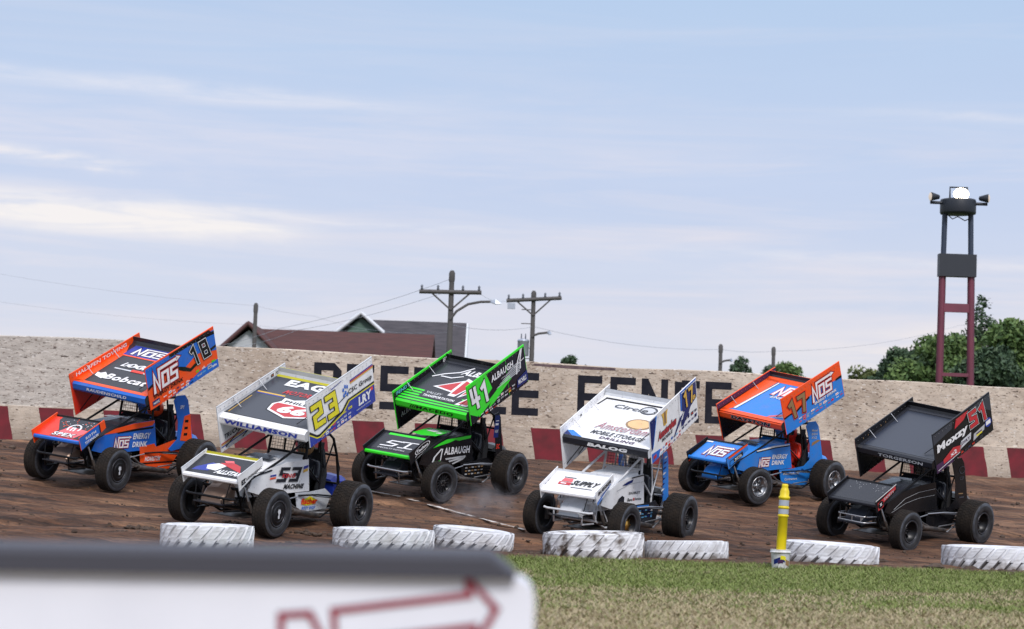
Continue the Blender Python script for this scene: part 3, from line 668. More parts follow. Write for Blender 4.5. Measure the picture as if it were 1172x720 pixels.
def make_car(car, Lv):
    x, y, z, yaw, pitch, rl = POSE[car]
    root = empty('sprint_car', (x, y, z + 1.2), (rl, pitch, yaw)); tag(root, Lv['label'], 'race car', 'sprint cars racing on the dirt track')
    TM = M_TUBEW if Lv.get('white_frame') else M_TUBE
    wing_parts(car, Lv, root)
    # hood
    mb = MB(); hm = P(Lv['hood'], rough=.30)
    mb.loft([sec(1.34, .24, .50, .72, .05), sec(1.05, .29, .50, .86), sec(.6, .335, .52, .985), (sec(.1, .352, .55, 1.045)), sec(-.22, .355, .58, 1.06), ], hm, False)
    mb.add([v + Vector((0, 0, .0)) for v in [Vector((-.222, -.30, 1.055)), Vector((-.222, .30, 1.055)), Vector((-.30, .28, 1.13)), Vector((-.30, -.28, 1.13))]], [(0, 1, 2, 3)], hm)   # cowl lip
    hp = Panel(mb, (.6, -.25, 1.012), (0, 1, 0), (-.5, 0, .06), .5, .48, (0, 0, 1), base=.034)
    Lv['draw_hood'](hp)
    recalc(mb.build('hood', root))
    # nose panel under the front wing
    mb = MB(); nm = Lv['nose']
    mb.loft([sec(1.335, .21, .46, .68, .04), sec(1.48, .20, .43, .60, .03), sec(1.62, .17, .40, .47, .02)], nm)
    mb.box((1.50, 0, .40), (.40, .50, .02), P('charcoal'))
    recalc(mb.build('nose_panel', root))
    # side panels of the engine bay
    for sg in (1, -1):
        mb = MB(); pts = [(-.30, 1.02), (-.40, .57), (.88, .53), (1.20, .58), (1.12, .74), (.75, .88), (.2, .985)]
        if sg > 0: pts = [(-.30, 1.055), (-.42, .57), (.88, .53), (1.26, .60), (1.18, .76), (.72, .93), (.2, 1.02)]
        y0 = .362 * sg; mb.plate([(a, y0, b) for a, b in pts], (0, .008 * sg, 0), P(Lv['side']))
        if sg > 0: Lv['draw_side'](Panel(mb, (1.2, y0 + .008, .55), (-1, 0, 0), (0, 0, 1), 1.6, .5, (0, 1, 0)))
        recalc(mb.build('side_panel', root)) if sg < 0 else mb.build('side_panel', root)
    # lower skirts beside the cockpit
    for sg in (1, -1):
        mb = MB(); y0 = .372 * sg
        lp = Lv.get('lower_pts', [(-.02, .55), (-.14, .24), (-.92, .22), (-1.06, .50), (-.86, .60), (-.44, .56)])
        mb.plate([(a, y0, b) for a, b in lp], (0, .007 * sg, 0), P(Lv['lower']))
        if sg > 0: Lv['draw_lower'](Panel(mb, (0, y0 + .007, .22), (-1, 0, 0), (0, 0, 1), 1.0, .36, (0, 1, 0)))
        mb.build('cockpit_skirt', root)
    # arm guards
    if Lv.get('arm'):
        for sg in (1, -1):
            mb = MB(); y0 = .40 * sg
            if Lv['arm'] == 'wide': ap = [(-.72, 1.38), (-.80, 1.46), (-1.02, 1.47), (-1.12, 1.38), (-1.22, 1.1), (-1.38, .60), (-1.05, .56), (-.78, .52), (-.70, .56), (-.92, .72), (-.90, 1.0), (-.80, 1.22)]
            else: ap = [(-.94, 1.38), (-1.08, 1.42), (-1.16, 1.32), (-1.34, .62), (-1.12, .58), (-1.05, .9)]
            mb.plate([(a, y0, b) for a, b in ap], (0, .008 * sg, 0), P(Lv['armc']))
            if sg > 0: Lv['draw_arm'](Panel(mb, (-.7, y0 + .008, .55), (-1, 0, 0), (0, 0, 1), .7, .9, (0, 1, 0)))
            mb.build('arm_guard', root)
    # tail tank
    mb = MB(); secs = []
    for xx, hw, zb, zt in ((-1.30, .26, .46, .70), (-1.40, .28, .44, .76), (-1.6, .28, .44, .76), (-1.76, .24, .48, .72), (-1.84, .14, .54, .66)): secs.append(sec(xx, hw, zb, zt, .07))
    mb.loft(secs, P(Lv['tail'])); recalc(mb.build('tail_tank', root))
    # belly and firewall
    mb = MB(); mb.plate([(1.2, -.28, .19), (1.2, .28, .19), (-1.25, .33, .19), (-1.25, -.33, .19)], (0, 0, .012), M_DARKMETAL)
    mb.plate([(-.24, -.34, .20), (-.24, .34, .20), (-.24, .34, .98), (-.24, -.34, .98)], (.01, 0, 0), P('black'))
    recalc(mb.build('floor_pan', root))
    # engine + magneto lump seen below the panel
    mb = MB(); mb.box((.38, 0, .40), (.62, .44, .26), M_DARKMETAL); mb.box((.38, .20, .50), (.5, .16, .12), M_STEEL, Matrix.Rotation(RAD(35), 4, 'X')); mb.box((.38, -.20, .50), (.5, .16, .12), M_STEEL, Matrix.Rotation(RAD(-35), 4, 'X'))
    mb.lathe([(.001, .11), (.10, .11), (.11, 0), (.10, -.1), (.001, -.1)], M_DARKMETAL, 'Z', 20, (.75, 0, .34)); recalc(mb.build('engine', root))
    mb = MB()
    for k in range(4): mb.tube([(.62 - .14 * k, .26, .48), (.58 - .14 * k, .36, .44), (.50 - .14 * k, .41, .36), (.15 - .08 * k, .425, .30)], .021, M_DARKMETAL, 8)
    mb.tube([(.10, .425, .29), (-.35, .43, .23), (-.62, .44, .20)], [.045, .045, .04], M_DARKMETAL, 12); mb.build('exhaust_pipe', root)
    # roll cage
    mb = MB(); r = .021
    for sg in (-1, 1):
        mb.tube([(-1.24, .33 * sg, .45), (-1.30, .345 * sg, .66), (-1.16, .34 * sg, 1.10), (-1.02, .33 * sg, 1.36), (-.93, .31 * sg, 1.42), (-.36, .30 * sg, 1.41), (-.28, .32 * sg, 1.36), (-.27, .345 * sg, 1.0), (-.27, .35 * sg, .58)], r, TM, 8)
        mb.tube([(-.30, .33 * sg, 1.36), (.45, .35 * sg, 1.04), (1.05, .34 * sg, .80), (1.40, .31 * sg, .63)], .019, TM, 8)
        mb.tube([(-.66, .31 * sg, 1.41), (-.74, .35 * sg, .85), (-.72, .36 * sg, .55)], .016, TM, 8)
        mb.tube([(-1.05, .33 * sg, 1.33), (-.72, .35 * sg, .62)], .014, TM, 6)
        mb.tube([(-1.16, .34 * sg, 1.1), (-1.34, .3 * sg, .9), (-1.28, .33 * sg, .64)], .014, TM, 6)
        mb.tube([(-.27, .345 * sg, .98), (-.74, .355 * sg, .66)], .014, TM, 6)
    for (a, h) in ((-.93, 1.42), (-.36, 1.41), (-.28, 1.12), (-1.28, .66), (-1.16, 1.1)): mb.tube([(a, -.33, h), (a, .33, h)], .018, TM, 8)
    mb.tube([(-.93, -.3, 1.42), (-.36, .3, 1.41)], .014, TM, 6)
    mb.build('roll_cage', root)
    mb = MB()
    for sg in (-1, 1):
        mb.tube([(-.40, .29 * sg, 1.42), (-.32, .29 * sg, 1.80)], .012, TM, 6); mb.tube([(-.90, .29 * sg, 1.42), (-.86, .29 * sg, 2.02)], .012, TM, 6)
        mb.tube([(-.36, .29 * sg, 1.42), (.20, .34 * sg, 1.58)], .012, TM, 6); mb.tube([(-.42, .29 * sg, 1.44), (-.84, .29 * sg, 1.98)], .009, TM, 6)
    mb.build('wing_strut', root)
    # rock screen
    mb = MB()
    for k in range(13): yy = -.28 + .56 * k / 12; mb.tube([(-.265, yy, 1.13), (-.285, yy, 1.39)], .0035, M_MESH, 4)
    for k in range(6): zz = 1.14 + .24 * k / 5; mb.tube([(-.270, -.30, zz), (-.270, .30, zz)], .0035, M_MESH, 4)
    mb.build('rock_screen', root)
    # lower frame rails, torsion tubes
    mb = MB()
    for sg in (-1, 1):
        mb.tube([(-1.26, .33 * sg, .30), (-.3, .35 * sg, .225), (.9, .30 * sg, .225), (1.22, .28 * sg, .34), (1.40, .27 * sg, .62)], .019, TM, 8)
        mb.tube([(1.22, .28 * sg, .34), (1.18, .28 * sg, .78)], .014, TM, 6); mb.tube([(.7, .30 * sg, .225), (1.05, .29 * sg, .56)], .014, TM, 6)
        mb.tube([(-1.24, .33 * sg, .45), (-1.26, .33 * sg, .30)], .018, TM, 6)
    for a, h in ((1.22, .34), (1.40, .62), (1.30, .50), (-1.26, .30)): mb.tube([(a, -.30, h), (a, .30, h)], .022, TM, 8)
    mb.build('chassis_frame', root)
    # front axle, steering links, radius rods, shocks
    mb = MB(); mb.tube([(1.128, -.62, .345), (1.128, -.35, .31), (1.128, .35, .31), (1.128, .62, .345)], .028, M_DARKMETAL, 10)
    mb.tube([(1.00, -.58, .30), (1.00, .55, .30)], .011, M_STEEL, 6)
    for sg in (-1, 1): mb.box((1.128, .60 * sg, .345), (.07, .05, .17), M_DARKMETAL)
    mb.build('front_axle', root)
    mb = MB(); mb.tube([(-1.09, -.75, .40), (-1.09, .75, .385)], .035, M_DARKMETAL, 10); mb.lathe([(.001, -.1), (.12, -.08), (.14, 0), (.12, .08), (.001, .1)], M_DARKMETAL, 'Y', 20, (-1.09, 0, .40)); recalc(mb.build('rear_axle', root))
    for sg in (-1, 1):
        mb = MB()
        mb.tube([(1.10, .50 * sg, .40), (-.06, .405 * sg, .50)], .011, M_STEEL, 6); mb.tube([(1.10, .50 * sg, .27), (.02, .405 * sg, .30)], .011, M_STEEL, 6)
        mb.build('radius_rod', root)
        mb = MB(); mb.tube([(1.20, .44 * sg, .30), (1.26, .40 * sg, .46)], .024, M_DARKMETAL, 10); mb.tube([(1.26, .40 * sg, .46), (1.32, .34 * sg, .66)], .016, M_STEEL, 8)
        mb.build('shock_absorber', root)
        mb = MB(); mb.tube([(-1.05, .50 * sg, .46), (-.50, .405 * sg, .50)], .011, M_STEEL, 6); mb.tube([(-1.02, .50 * sg, .32), (-.45, .405 * sg, .27)], .012, M_STEEL, 6); mb.build('radius_rod', root)
        mb = MB(); nm = M_STEEL if Lv.get('nerf', 1) else M_TUBE
        mb.tube([(-.10, .385 * sg, .51), (-.50, .47 * sg, .525), (-1.02, .50 * sg, .49), (-1.12, .505 * sg, .455), (-1.13, .505 * sg, .42), (-1.04, .50 * sg, .36), (-.66, .47 * sg, .18), (-.56, .40 * sg, .17)], .014, nm, 8)
        mb.build('nerf_bar', root)
    # bumper
    mb = MB(); bm_ = M_STEEL if Lv.get('bumper') == 'steel' else (TM if Lv.get('bumper') != 'black' else M_TUBE)
    if car == '51':
        for zz in (.42, .52): mb.tube([(1.38, -.30, zz), (1.60, -.31, zz), (1.655, -.27, zz), (1.66, .20, zz), (1.60, .27, zz), (1.38, .30, zz)], .013, bm_, 8)
        for yy in (-.24, .0, .18): mb.tube([(1.66, yy, .42), (1.66, yy, .52)], .011, bm_, 6)
    else:
        mb.tube([(1.64, -.42, .50), (1.66, -.36, .49), (1.66, .36, .49), (1.64, .42, .50)], .018, bm_, 8)
        for sg in (-1, 1): mb.tube([(1.66, .26 * sg, .49), (1.34, .28 * sg, .47)], .014, bm_, 8); mb.tube([(1.66, .24 * sg, .49), (1.62, .24 * sg, .30), (1.26, .27 * sg, .30)], .014, bm_, 8)
    mb.build('front_bumper', root)
    for sg in (-1, 1):
        mb = MB(); mb.tube([(1.64, .26 * sg, .50), (1.60, .30 * sg, .79)], .008, M_TUBE, 6); mb.build('wing_post', root)
        mb = MB(); mb.tube([(1.38, .28 * sg, .62), (1.30, .30 * sg, .95)], .008, M_TUBE, 6); mb.build('wing_post', root)
    # seat, steering wheel
    mb = MB(); sm = mat('seat_fabric', (.02, .02, .022), .8)
    mb.loft([sec(-.62, .21, .26, .40, .03), sec(-.95, .22, .26, .40, .03)], sm); mb.loft([[Vector((-.98, a, b)) for a, b in ((-.24, .3), (.24, .3), (.27, .8), (.18, 1.16), (-.18, 1.16), (-.27, .8))], [Vector((-1.05, a, b)) for a, b in ((-.24, .3), (.24, .3), (.27, .8), (.18, 1.18), (-.18, 1.18), (-.27, .8))]], sm)
    for sg in (-1, 1): mb.plate([(-1.0, .24 * sg, .35), (-.72, .24 * sg, .40), (-.78, .26 * sg, .80), (-1.0, .26 * sg, .95)], (0, .02 * sg, 0), sm)
    mb.box((-.98, .15, 1.2), (.14, .03, .16), sm); mb.box((-.98, -.15, 1.2), (.14, .03, .16), sm)
    recalc(mb.build('seat', root))
    mb = MB(); ring = []; c = Vector((-.42, 0, .93))
    for k in range(20): a = 2 * pi * k / 20; ring.append(c + Vector((.5, 0, .8)).normalized() * .19 * sin(a) + Vector((0, .19 * cos(a), 0)))
    mb.tube(ring, .014, M_TUBE, 6, closed=True); mb.tube([ring[0], ring[10]], .012, M_TUBE, 6); mb.tube([c, (-.2, 0, .85)], .014, M_TUBE, 6); mb.build('steering_wheel', root)
    # wheels
    steer = Lv.get('steer', 0)
    for (cx_, cy_, R, wd, rim, sd_, st) in ((1.128, .733, .345, .25, .195, 1, Lv['lf']), (1.128, -.733, .345, .25, .195, -1, 'black'), (-1.09, .745, .378, .37, .195, 1, Lv['lr']), (-1.09, -.80, .42, .46, .195, -1, 'black')):
        wm_ = rim_mesh(rim, wd, st, sd_).build('wheel', root, loc=(cx_, cy_, R - .004)); recalc(wm_)
        ty = tyre_mesh(R, wd, rim).build('tyre', wm_); recalc(ty)
        if cx_ > 0: wm_.rotation_euler = (0, random.uniform(0, 6), -RAD(steer))
        wm_.rotation_mode = 'XYZ'
        if cx_ > 0: wm_.rotation_euler = Euler((0, 0, -RAD(steer)))
    # driver
    make_driver(root, Lv)

def make_driver(root, Lv):
    M = root.matrix_basis.copy()
    M = Matrix.Translation(root.location) @ root.rotation_euler.to_matrix().to_4x4()
    e = empty('person', M @ Vector((-.86, 0, .40)), root.rotation_euler)
    tag(e, Lv['driver'], 'person', 'drivers strapped into the sprint cars')
    off = Vector((.86, 0, -.40))
    J = [((-.86, 0, .46), .16), ((-.88, 0, .68), .155), ((-.88, 0, .88), .165), ((-.85, 0, 1.02), .085), ((-.82, 0, 1.12), .085), ((-.80, 0, 1.22), .09)]
    ed = [(0, 1), (1, 2), (2, 3), (3, 4), (4, 5)]
    for sg in (-1, 1):
        b = len(J); J += [((-.86, .20 * sg, .94), .075), ((-.70, .28 * sg, .72), .055), ((-.50, .20 * sg, .90), .040), ((-.46, .185 * sg, .95), .028)]
        ed += [(2, b), (b, b + 1), (b + 1, b + 2), (b + 2, b + 3)]
        for k in range(4):
            q = len(J); J += [((-.435, (.20 - .018 * k) * sg, .975 - .012 * k + .02), .011), ((-.415, (.185 - .016 * k) * sg, .955 - .012 * k + .02), .009)]
            ed += [(b + 3, q), (q, q + 1)]
        q = len(J); J += [((-.455, .165 * sg, .97), .011), ((-.43, .155 * sg, .98), .010)]; ed += [(b + 3, q), (q, q + 1)]
        b = len(J); J += [((-.78, .10 * sg, .46), .10), ((-.42, .15 * sg, .62), .065), ((-.14, .14 * sg, .36), .05), ((-.05, .14 * sg, .42), .035)]
        ed += [(0, b), (b, b + 1), (b + 1, b + 2), (b + 2, b + 3)]
    me = bpy.data.meshes.new('body'); me.from_pydata([Vector(p) + off for p, r in J], ed, []); o = bpy.data.objects.new('body', me); COL.objects.link(o)
    md = o.modifiers.new('s', 'SKIN'); sv = me.skin_vertices[0].data
    for i, (p, r) in enumerate(J): sv[i].radius = (r, r)
    sv[0].use_root = True; o.modifiers.new('u', 'SUBSURF').levels = 1
    bpy.context.view_layer.update(); m2 = bpy.data.meshes.new_from_object(o.evaluated_get(bpy.context.evaluated_depsgraph_get()))
    bpy.data.objects.remove(o); m2.name = 'body'; m2.materials.clear(); m2.materials.append(P(Lv['suit'], rough=.75))
    for p in m2.polygons: p.use_smooth = True
    o = bpy.data.objects.new('body', m2); COL.objects.link(o); o.parent = e
    mb = MB(); c = Vector((-.78, 0, 1.20)) + off; hc = P(Lv['helmet'], rough=.2); n, mrow = 24, 14; vs = []; 
    for i in range(mrow + 1):
        ph = pi * i / mrow
        for k in range(n):
            a = 2 * pi * k / n; rx, ry, rz = .155, .125, .145; ch = .03 if cos(a) > .3 and ph > pi * .5 else 0
            vs.append(c + Vector(((rx + ch) * sin(ph) * cos(a), ry * sin(ph) * sin(a), rz * cos(ph))))
    vis = P('black', rough=.1)
    for i in range(mrow):
        for k in range(n):
            a = 2 * pi * (k + .5) / n; ph = pi * (i + .5) / mrow; m_ = vis if (cos(a) > .25 and .38 * pi < ph < .56 * pi) else hc
            mb.add([vs[i * n + k], vs[i * n + (k + 1) % n], vs[(i + 1) * n + (k + 1) % n], vs[(i + 1) * n + k]], [(0, 1, 2, 3)], m_, True)
    mb.build('helmet', e)

NOP = lambda p: None
# ---- liveries
def d18_left(p):
    p.poly('blue', [(0, .50), (.20, .62), (.42, .57), (.52, .46), (.60, .52), (.70, .60), (.82, .58), (.82, .97), (0, .97)], 0)
    p.poly('black', [(0, .47), (.20, .585), (.42, .535), (.50, .42), (.60, .30), (.70, .36), (.70, .44), (.60, .38), (.53, .49), (.43, .60), (.20, .645), (0, .53)], 1)
    p.poly('black', [(.34, .90), (1, .90), (1, .82), (.93, .98), (.34, .98)], 1)
    p.poly('blue', [(.80, .55), (1, .42), (1, .93), (.88, .93)], 0); p.poly('black', [(.80, .44), (1, .50), (1, .56), (.80, .52)], 1)
    p.poly('blue', [(.30, 0), (1, 0), (1, .20), (.72, .17), (.5, .06)], 0)
    p.nos(.07, .34, .44, .50); p.text('ENERGY DRINK', 'black', .06, .215, .42, .085, .2, 4)
    p.num('18', 'black', .63, .40, .29, .45, -.28, 7, (('black', .13), ('white', .07)), .20)
    p.chips(.18, .02, .62, .17, 7, ('white', 'red', 'white', 'navy')); p.chips(.66, .06, .98, .26, 4, ('white', 'cyan', 'green', 'silver')); p.rect('navy', .03, .06, .13, .17, 1); p.text('NOS', 'white', .04, .08, .08, .06, 0, 3)
def d18_right(p):
    p.poly('orange', [(0, .8), (1, .8), (1, 1), (0, 1)], 0); p.text('HALBFEN TOWING', 'white', .08, .87, .72, .085, .15, 3); p.poly('black', [(.16, .72), (.78, .70), (.78, .80), (.22, .80)], 1)
def d18_top(p):
    p.rect('charcoal', 0, 0, 1, 1, 0); p.rect('orange', 0, 0, 1, .05, 1); p.poly('orange', [(0, 0), (.10, .04), (.10, .78), (0, .98)], 1); p.poly('orange', [(.9, .04), (1, 0), (1, .98), (.9, .78)], 1)
    p.rect('royal', .08, .76, .95, 1.0, 2); p.rect('orange', .02, .735, 1, .76, 3); p.nos(.16, .80, .55, .17, 'white', 'purple', 5, 'navy')
    for q in range(5): p.rect('lightgrey', .30 + q * .1, .52, .375 + q * .1, .575, 3)
    p.text('LOGIC', 'white', .26, .50, .42, .10, .3, 4); p.rect('lightgrey', .22, .425, .75, .45, 3); p.rect('red', .45, .42, .62, .47, 4)
    p.text('Bobcat', 'white', .27, .17, .56, .13, .2, 4); p.poly('white', [(.13, .2), (.25, .16), (.27, .25), (.20, .31), (.16, .27), (.11, .28)], 3)
def d18_lead(p): p.text('RAUDENSCHILD', 'white', .20, .15, .55, .6, .3, 3, bold=.03)
def d18_ftop(p):
    p.rect('charcoal', .15, .03, 1, 1, 0); p.poly('red', [(0, 0), (.30, 0), (.36, .35), (.1, .95), (0, 1)], 1); p.poly('pink', [(.3, .05), (.8, .05), (.95, .5), (.5, .6)], 1)
    for q in range(60): a = random.uniform(.2, .97); b = random.uniform(.5, .97); s_ = random.uniform(.01, .025); p.rect(random.choice(('lightgrey', 'slate', 'orange')), a, b, a + s_, b + s_ * 1.4, 2)
    p.text('SPEX', 'white', .33, .08, .45, .17, .2, 4, 'black', .06); ring = [(.62 + .12 * cos(t), .52 + .20 * sin(t)) for t in np.linspace(-.4, pi + .6, 12)]
    for q in stroke(ring, .035): p.poly('white', [(a, b) for a, b in q], 4)
    p.text('n', 'white', .57, .38, .09, .2, 0, 4)
def d18_fl(p): p.poly('orange', [(.80, .3), (1, .40), (1, 1), (.80, 1)], 1); p.rect('black', .77, .3, .80, 1, 2); p.rect('black', 0, .01, .8, .05, 2); p.text('ROTH', 'white', .22, .56, .4, .2, .1, 3); p.text('TITANIUM', 'white', .16, .24, .52, .2, .1, 3)
def d18_side(p):
    p.poly('orange', [(.12, .60), (.40, .66), (.90, .84), (.935, .93), (.93, 1.0), (.60, .93), (.3, .78)], 1); p.poly('black', [(.35, .62), (.92, .74), (.925, .80), (.6, .74), (.33, .65)], 2)
    p.nos(.30, .14, .29, .36, 'white', 'crimson', 4, 'navy'); p.text('ENERGY', 'white', .60, .40, .28, .20, .15, 4); p.text('DRINK', 'white', .60, .14, .24, .18, .15, 4)
def d18_lower(p): p.text('HOARSTYM', 'white', .12, .42, .4, .22, .3, 3); p.tube = None; p.rect('black', .0, .30, .9, .36, 2)
def d18_arm(p): p.poly('orange', [(.42, .16), (.70, .14), (.92, .10), (.72, .66), (.50, .62)], 1); [p.rect('black', .54, v, .68, v + .05, 2) for v in (.25, .37, .5)]; p.text('SPY', 'white', .30, .76, .16, .07, 0, 3)

def d23_left(p):
    p.poly('black', [(0, .28), (.10, .12), (.14, .10), (.50, .26), (.60, .42), (1, .42), (1, .46), (.585, .46), (.49, .31), (.14, .15), (.10, .17), (0, .34)], 2)
    p.poly('yellow', [(0, .25), (.10, .09), (.14, .07), (.50, .22), (.61, .39), (1, .39), (1, .42), (.60, .42), (.50, .26), (.14, .10), (.10, .12), (0, .28)], 1)
    p.poly('royal', [(0, 0), (1, 0), (1, .39), (.61, .39), (.50, .22), (.14, .07), (.10, .09), (0, .25)], 0)
    for k, (c, b) in enumerate((('royal', .80), ('crimson', .77), ('gold', .74))): p.poly(c, [(.64, b), (1, b + .02), (1, b + .045), (.64, b + .025)], 1)
    p.poly('royal', [(.36, .88), (.52, .92), (.52, .935), (.36, .90)], 1)
    p.num('23', 'yellow', .06, .30, .42, .54, -.15, 6, (('black', .08),), .20)
    p.text('CSC Group', 'black', .60, .52, .37, .135, .1, 4, bold=.025)
    for a, b in ((.515, .70), (.545, .75), (.575, .72), (.52, .58), (.545, .62), (.572, .56)): p.poly('blue', [(a, b), (a + .025, b - .04), (a + .03, b + .03), (a + .012, b + .06)], 3)
    p.text('LRY', 'white', .74, .15, .20, .19, .1, 4, bold=.05); p.rect('red', .93, .30, .97, .37, 3); p.text('EXCAVATION', 'lightgrey', .70, .08, .22, .025, .1, 4)
    p.poly('black', [(.38, .46), (.6, .56), (.6, .57), (.5, .54)], 1)
    p.chips(.15, .02, .62, .18, 8, ('white', 'red', 'lightgrey', 'gold')); p.chips(.40, .20, .64, .28, 3, ('yellow', 'lightgrey'), rows=1)
def d23_right(p):
    p.rect('lightgrey', .0, .86, 1, .875, 1)
    for k, (c, b) in enumerate((('crimson', .16), ('gold', .13), ('royal', .09))): p.poly(c, [(0, b), (.62, b + .02), (.62, b + .04), (0, b + .02)], 1)
    p.text('TRUCKING', 'charcoal', .05, .24, .30, .10, .3, 3); p.chips(.7, .88, .9, .97, 3, ('charcoal', 'silver'), rows=1)
def d23_top(p):
    p.rect('slate', .0, .06, 1, 1, 0); p.rect('black', .0, .055, 1, .066, 1)
    p.rect('gold', .03, .08, .038, .5, 1); p.rect('gold', .03, .60, .36, .625, 1); p.rect('royal', .03, .577, .36, .595, 1)
    p.text('EAGLE', 'white', .20, .83, .72, .15, 0, 4, bold=.05); p.text('MOTORSPORTS', 'crimson', .30, .66, .6, .09, .3, 3)
    sh = [(.36, .28), (.50, .22), (.62, .17), (.76, .22), (.90, .28), (.93, .42), (.88, .50), (.90, .58), (.78, .56), (.63, .62), (.50, .56), (.38, .58), (.39, .50), (.33, .42)]
    p.poly('white', sh, 2); p.poly('black', [(.63 + (a - .63) * 1.06, .40 + (b - .40) * 1.06) for a, b in sh], 1); p.poly('crimson', [(.38, .30), (.50, .25), (.62, .20), (.76, .25), (.88, .30), (.90, .41), (.88, .455), (.38, .455), (.36, .41)], 3)
    p.text('PHILLIPS', 'black', .43, .48, .40, .055, 0, 4); p.text('66', 'white', .46, .26, .32, .17, .1, 5, bold=.06)
def d23_lead(p): p.text('WILLIAMSON', 'royal', .05, .06, .86, .84, .35, 3, bold=.05)
def d23_ftop(p):
    p.rect('charcoal', 0, .03, 1, .95, 0); p.poly('royal', [(.08, .15), (.35, .2), (.45, .55), (.3, .6), (.1, .3)], 1); p.poly('white', [(.30, .28), (.48, .25), (.58, .55), (.40, .60), (.25, .45)], 2)
    p.poly('crimson', [(.42, .62), (.60, .50), (.9, .30), (.80, .60), (.62, .72)], 3); p.poly('pink', [(.45, .75), (.55, .6), (.66, .68), (.6, .8)], 3)
    p.text('ALLSTAR', 'white', .50, .12, .46, .2, .3, 5, bold=.05)
def d23_fl(p): p.text('EZ', 'black', .10, .26, .18, .32, .1, 3, bold=.06); p.text('LININGINC', 'black', .30, .34, .62, .18, .1, 3)
def d23_fr(p): p.text('KNOXVILLE', 'charcoal', .1, .40, .7, .12, .1, 3)
def d23_side(p):
    p.num('53', 'charcoal', .44, .34, .42, .44, .40, 4, (('silver', .05),), .21); p.text('KING', 'crimson', .50, .46, .22, .13, .3, 6); p.text('MACHINE', 'charcoal', .55, .13, .34, .15, .4, 4, bold=.05)
    for k, (c, b) in enumerate((('royal', .70), ('gold', .60))): p.poly(c, [(.86, b), (.94, b + .06), (.94, b + .14), (.86, b + .09)], 2)
    for k, (c, b) in enumerate((('royal', .50), ('orange', .42))): p.poly(c, [(.30, b), (.40, b + .03), (.40, b + .08), (.30, b + .05)], 2)
    p.poly('charcoal', [(.02, .50), (.30, .66), (.33, .70), (.3, .72), (.02, .54)], 2); p.poly('silver', [(.02, .58), (.25, .72), (.25, .74), (.02, .61)], 2)
def d23_lower(p): p.poly('yellow', [(.24, .42), (.36, .36), (.6, .42), (.62, .62), (.44, .76), (.26, .62)], 1); p.text('fischer', 'red', .20, .42, .46, .26, .15, 4, bold=.05); p.text('BODY SHOP', 'blue', .24, .20, .38, .14, .2, 3); p.rect('black', 0, .1, 1.0, .13, 3)

def d41_left(p):
    p.poly('green', [(0, .28), (.14, .06), (.55, .35), (.72, .45), (.70, .53), (.58, .48), (.34, .30), (.30, .42), (.40, .52), (.33, .97), (0, .97)], 0)
    p.rect('green', 0, .955, 1, 1, 1)
    p.num('41', 'white', .04, .34, .34, .50, -.12, 6, (('black', .09),), .22)
    p.text('ALBAUGH', 'white', .40, .66, .38, .17, .05, 4); p.text('your alternative', 'silver', .56, .56, .22, .05, .1, 4)
    for q in stroke([(.82, .42), (.84, .64), (.93, .95)], .02) + stroke([(.89, .50), (.905, .72), (.945, .95)], .022) + stroke([(.80, .62), (.96, .68)], .02): p.poly('white', q, 4)
    for k in range(6): b = .42 + .045 * k; p.poly('lightgrey', [(.46 + .05 * k, b), (.88, b + .02), (.88, b + .045), (.50 + .05 * k, b + .022)], 2)
    p.poly('green', [(.36, .24), (.68, .42), (.74, .42), (.40, .14), (.3, .1)], 1); p.poly('navy', [(.80, .06), (1, .06), (1, .34), (.82, .26)], 3); p.text('MICHELS', 'white', .83, .12, .14, .12, 0, 5)
    p.chips(.10, .0, .50, .12, 6, ('white', 'red', 'purple', 'silver')); p.chips(.44, .08, .78, .24, 5, ('white', 'pink', 'gold', 'silver'))
def d41_right(p):
    p.rect('green', 0, .955, 1, 1, 1); p.text('FENDT', 'cyan', .05, .86, .22, .08, .2, 3); p.text('ALBAUGH', 'silver', .07, .25, .30, .12, .2, 3); p.text('EFI', 'white', .84, .84, .12, .1, 0, 3)
def d41_top(p):
    p.rect('charcoal', 0, 0, 1, 1, 0)
    for k in range(5): p.poly('green', [(.0, .02 + .06 * k), (1, .02 + .05 * k), (1, .045 + .05 * k), (.0, .055 + .06 * k)], 1)
    p.poly('charcoal', [(.22, .12), (.80, .12), (.74, .34), (.22, .34)], 2)
    p.text('TRANSPORTATION', 'white', .26, .15, .44, .05, 0, 4); p.text('VALLEY', 'silver', .26, .225, .22, .05, 0, 4)
    tri = [[(.30, .42), (.52, .62), (.52, .38)], [(.56, .32), (.63, .32), (.70, .60), (.56, .66)], [(.70, .32), (.80, .48), (.80, .64), (.72, .62)], [(.78, .14), (.90, .14), (.97, .34), (.84, .30)]]
    for t in tri:
        cx_ = sum(a for a, b in t) / len(t); cy_ = sum(b for a, b in t) / len(t); p.poly('white', [(cx_ + (a - cx_) * 1.35, cy_ + (b - cy_) * 1.35) for a, b in t], 3); p.poly('crimson', t, 4)
    for q in stroke([(.10, .62), (.2, .72), (.36, .82), (.46, .97)], .022) + stroke([(.20, .66), (.34, .66), (.45, .74)], .02): p.poly('white', q, 4)
    p.text('ALBAUGH', 'white', .40, .78, .56, .13, .2, 4)
def d41_lead(p):
    for k in range(3): p.poly('black', [(.20 + .03 * k, .15), (.215 + .03 * k, .15), (.245 + .03 * k, .85), (.23 + .03 * k, .85)], 3)
    p.text('MACEDO', 'black', .30, .15, .52, .68, .35, 3, bold=.03)
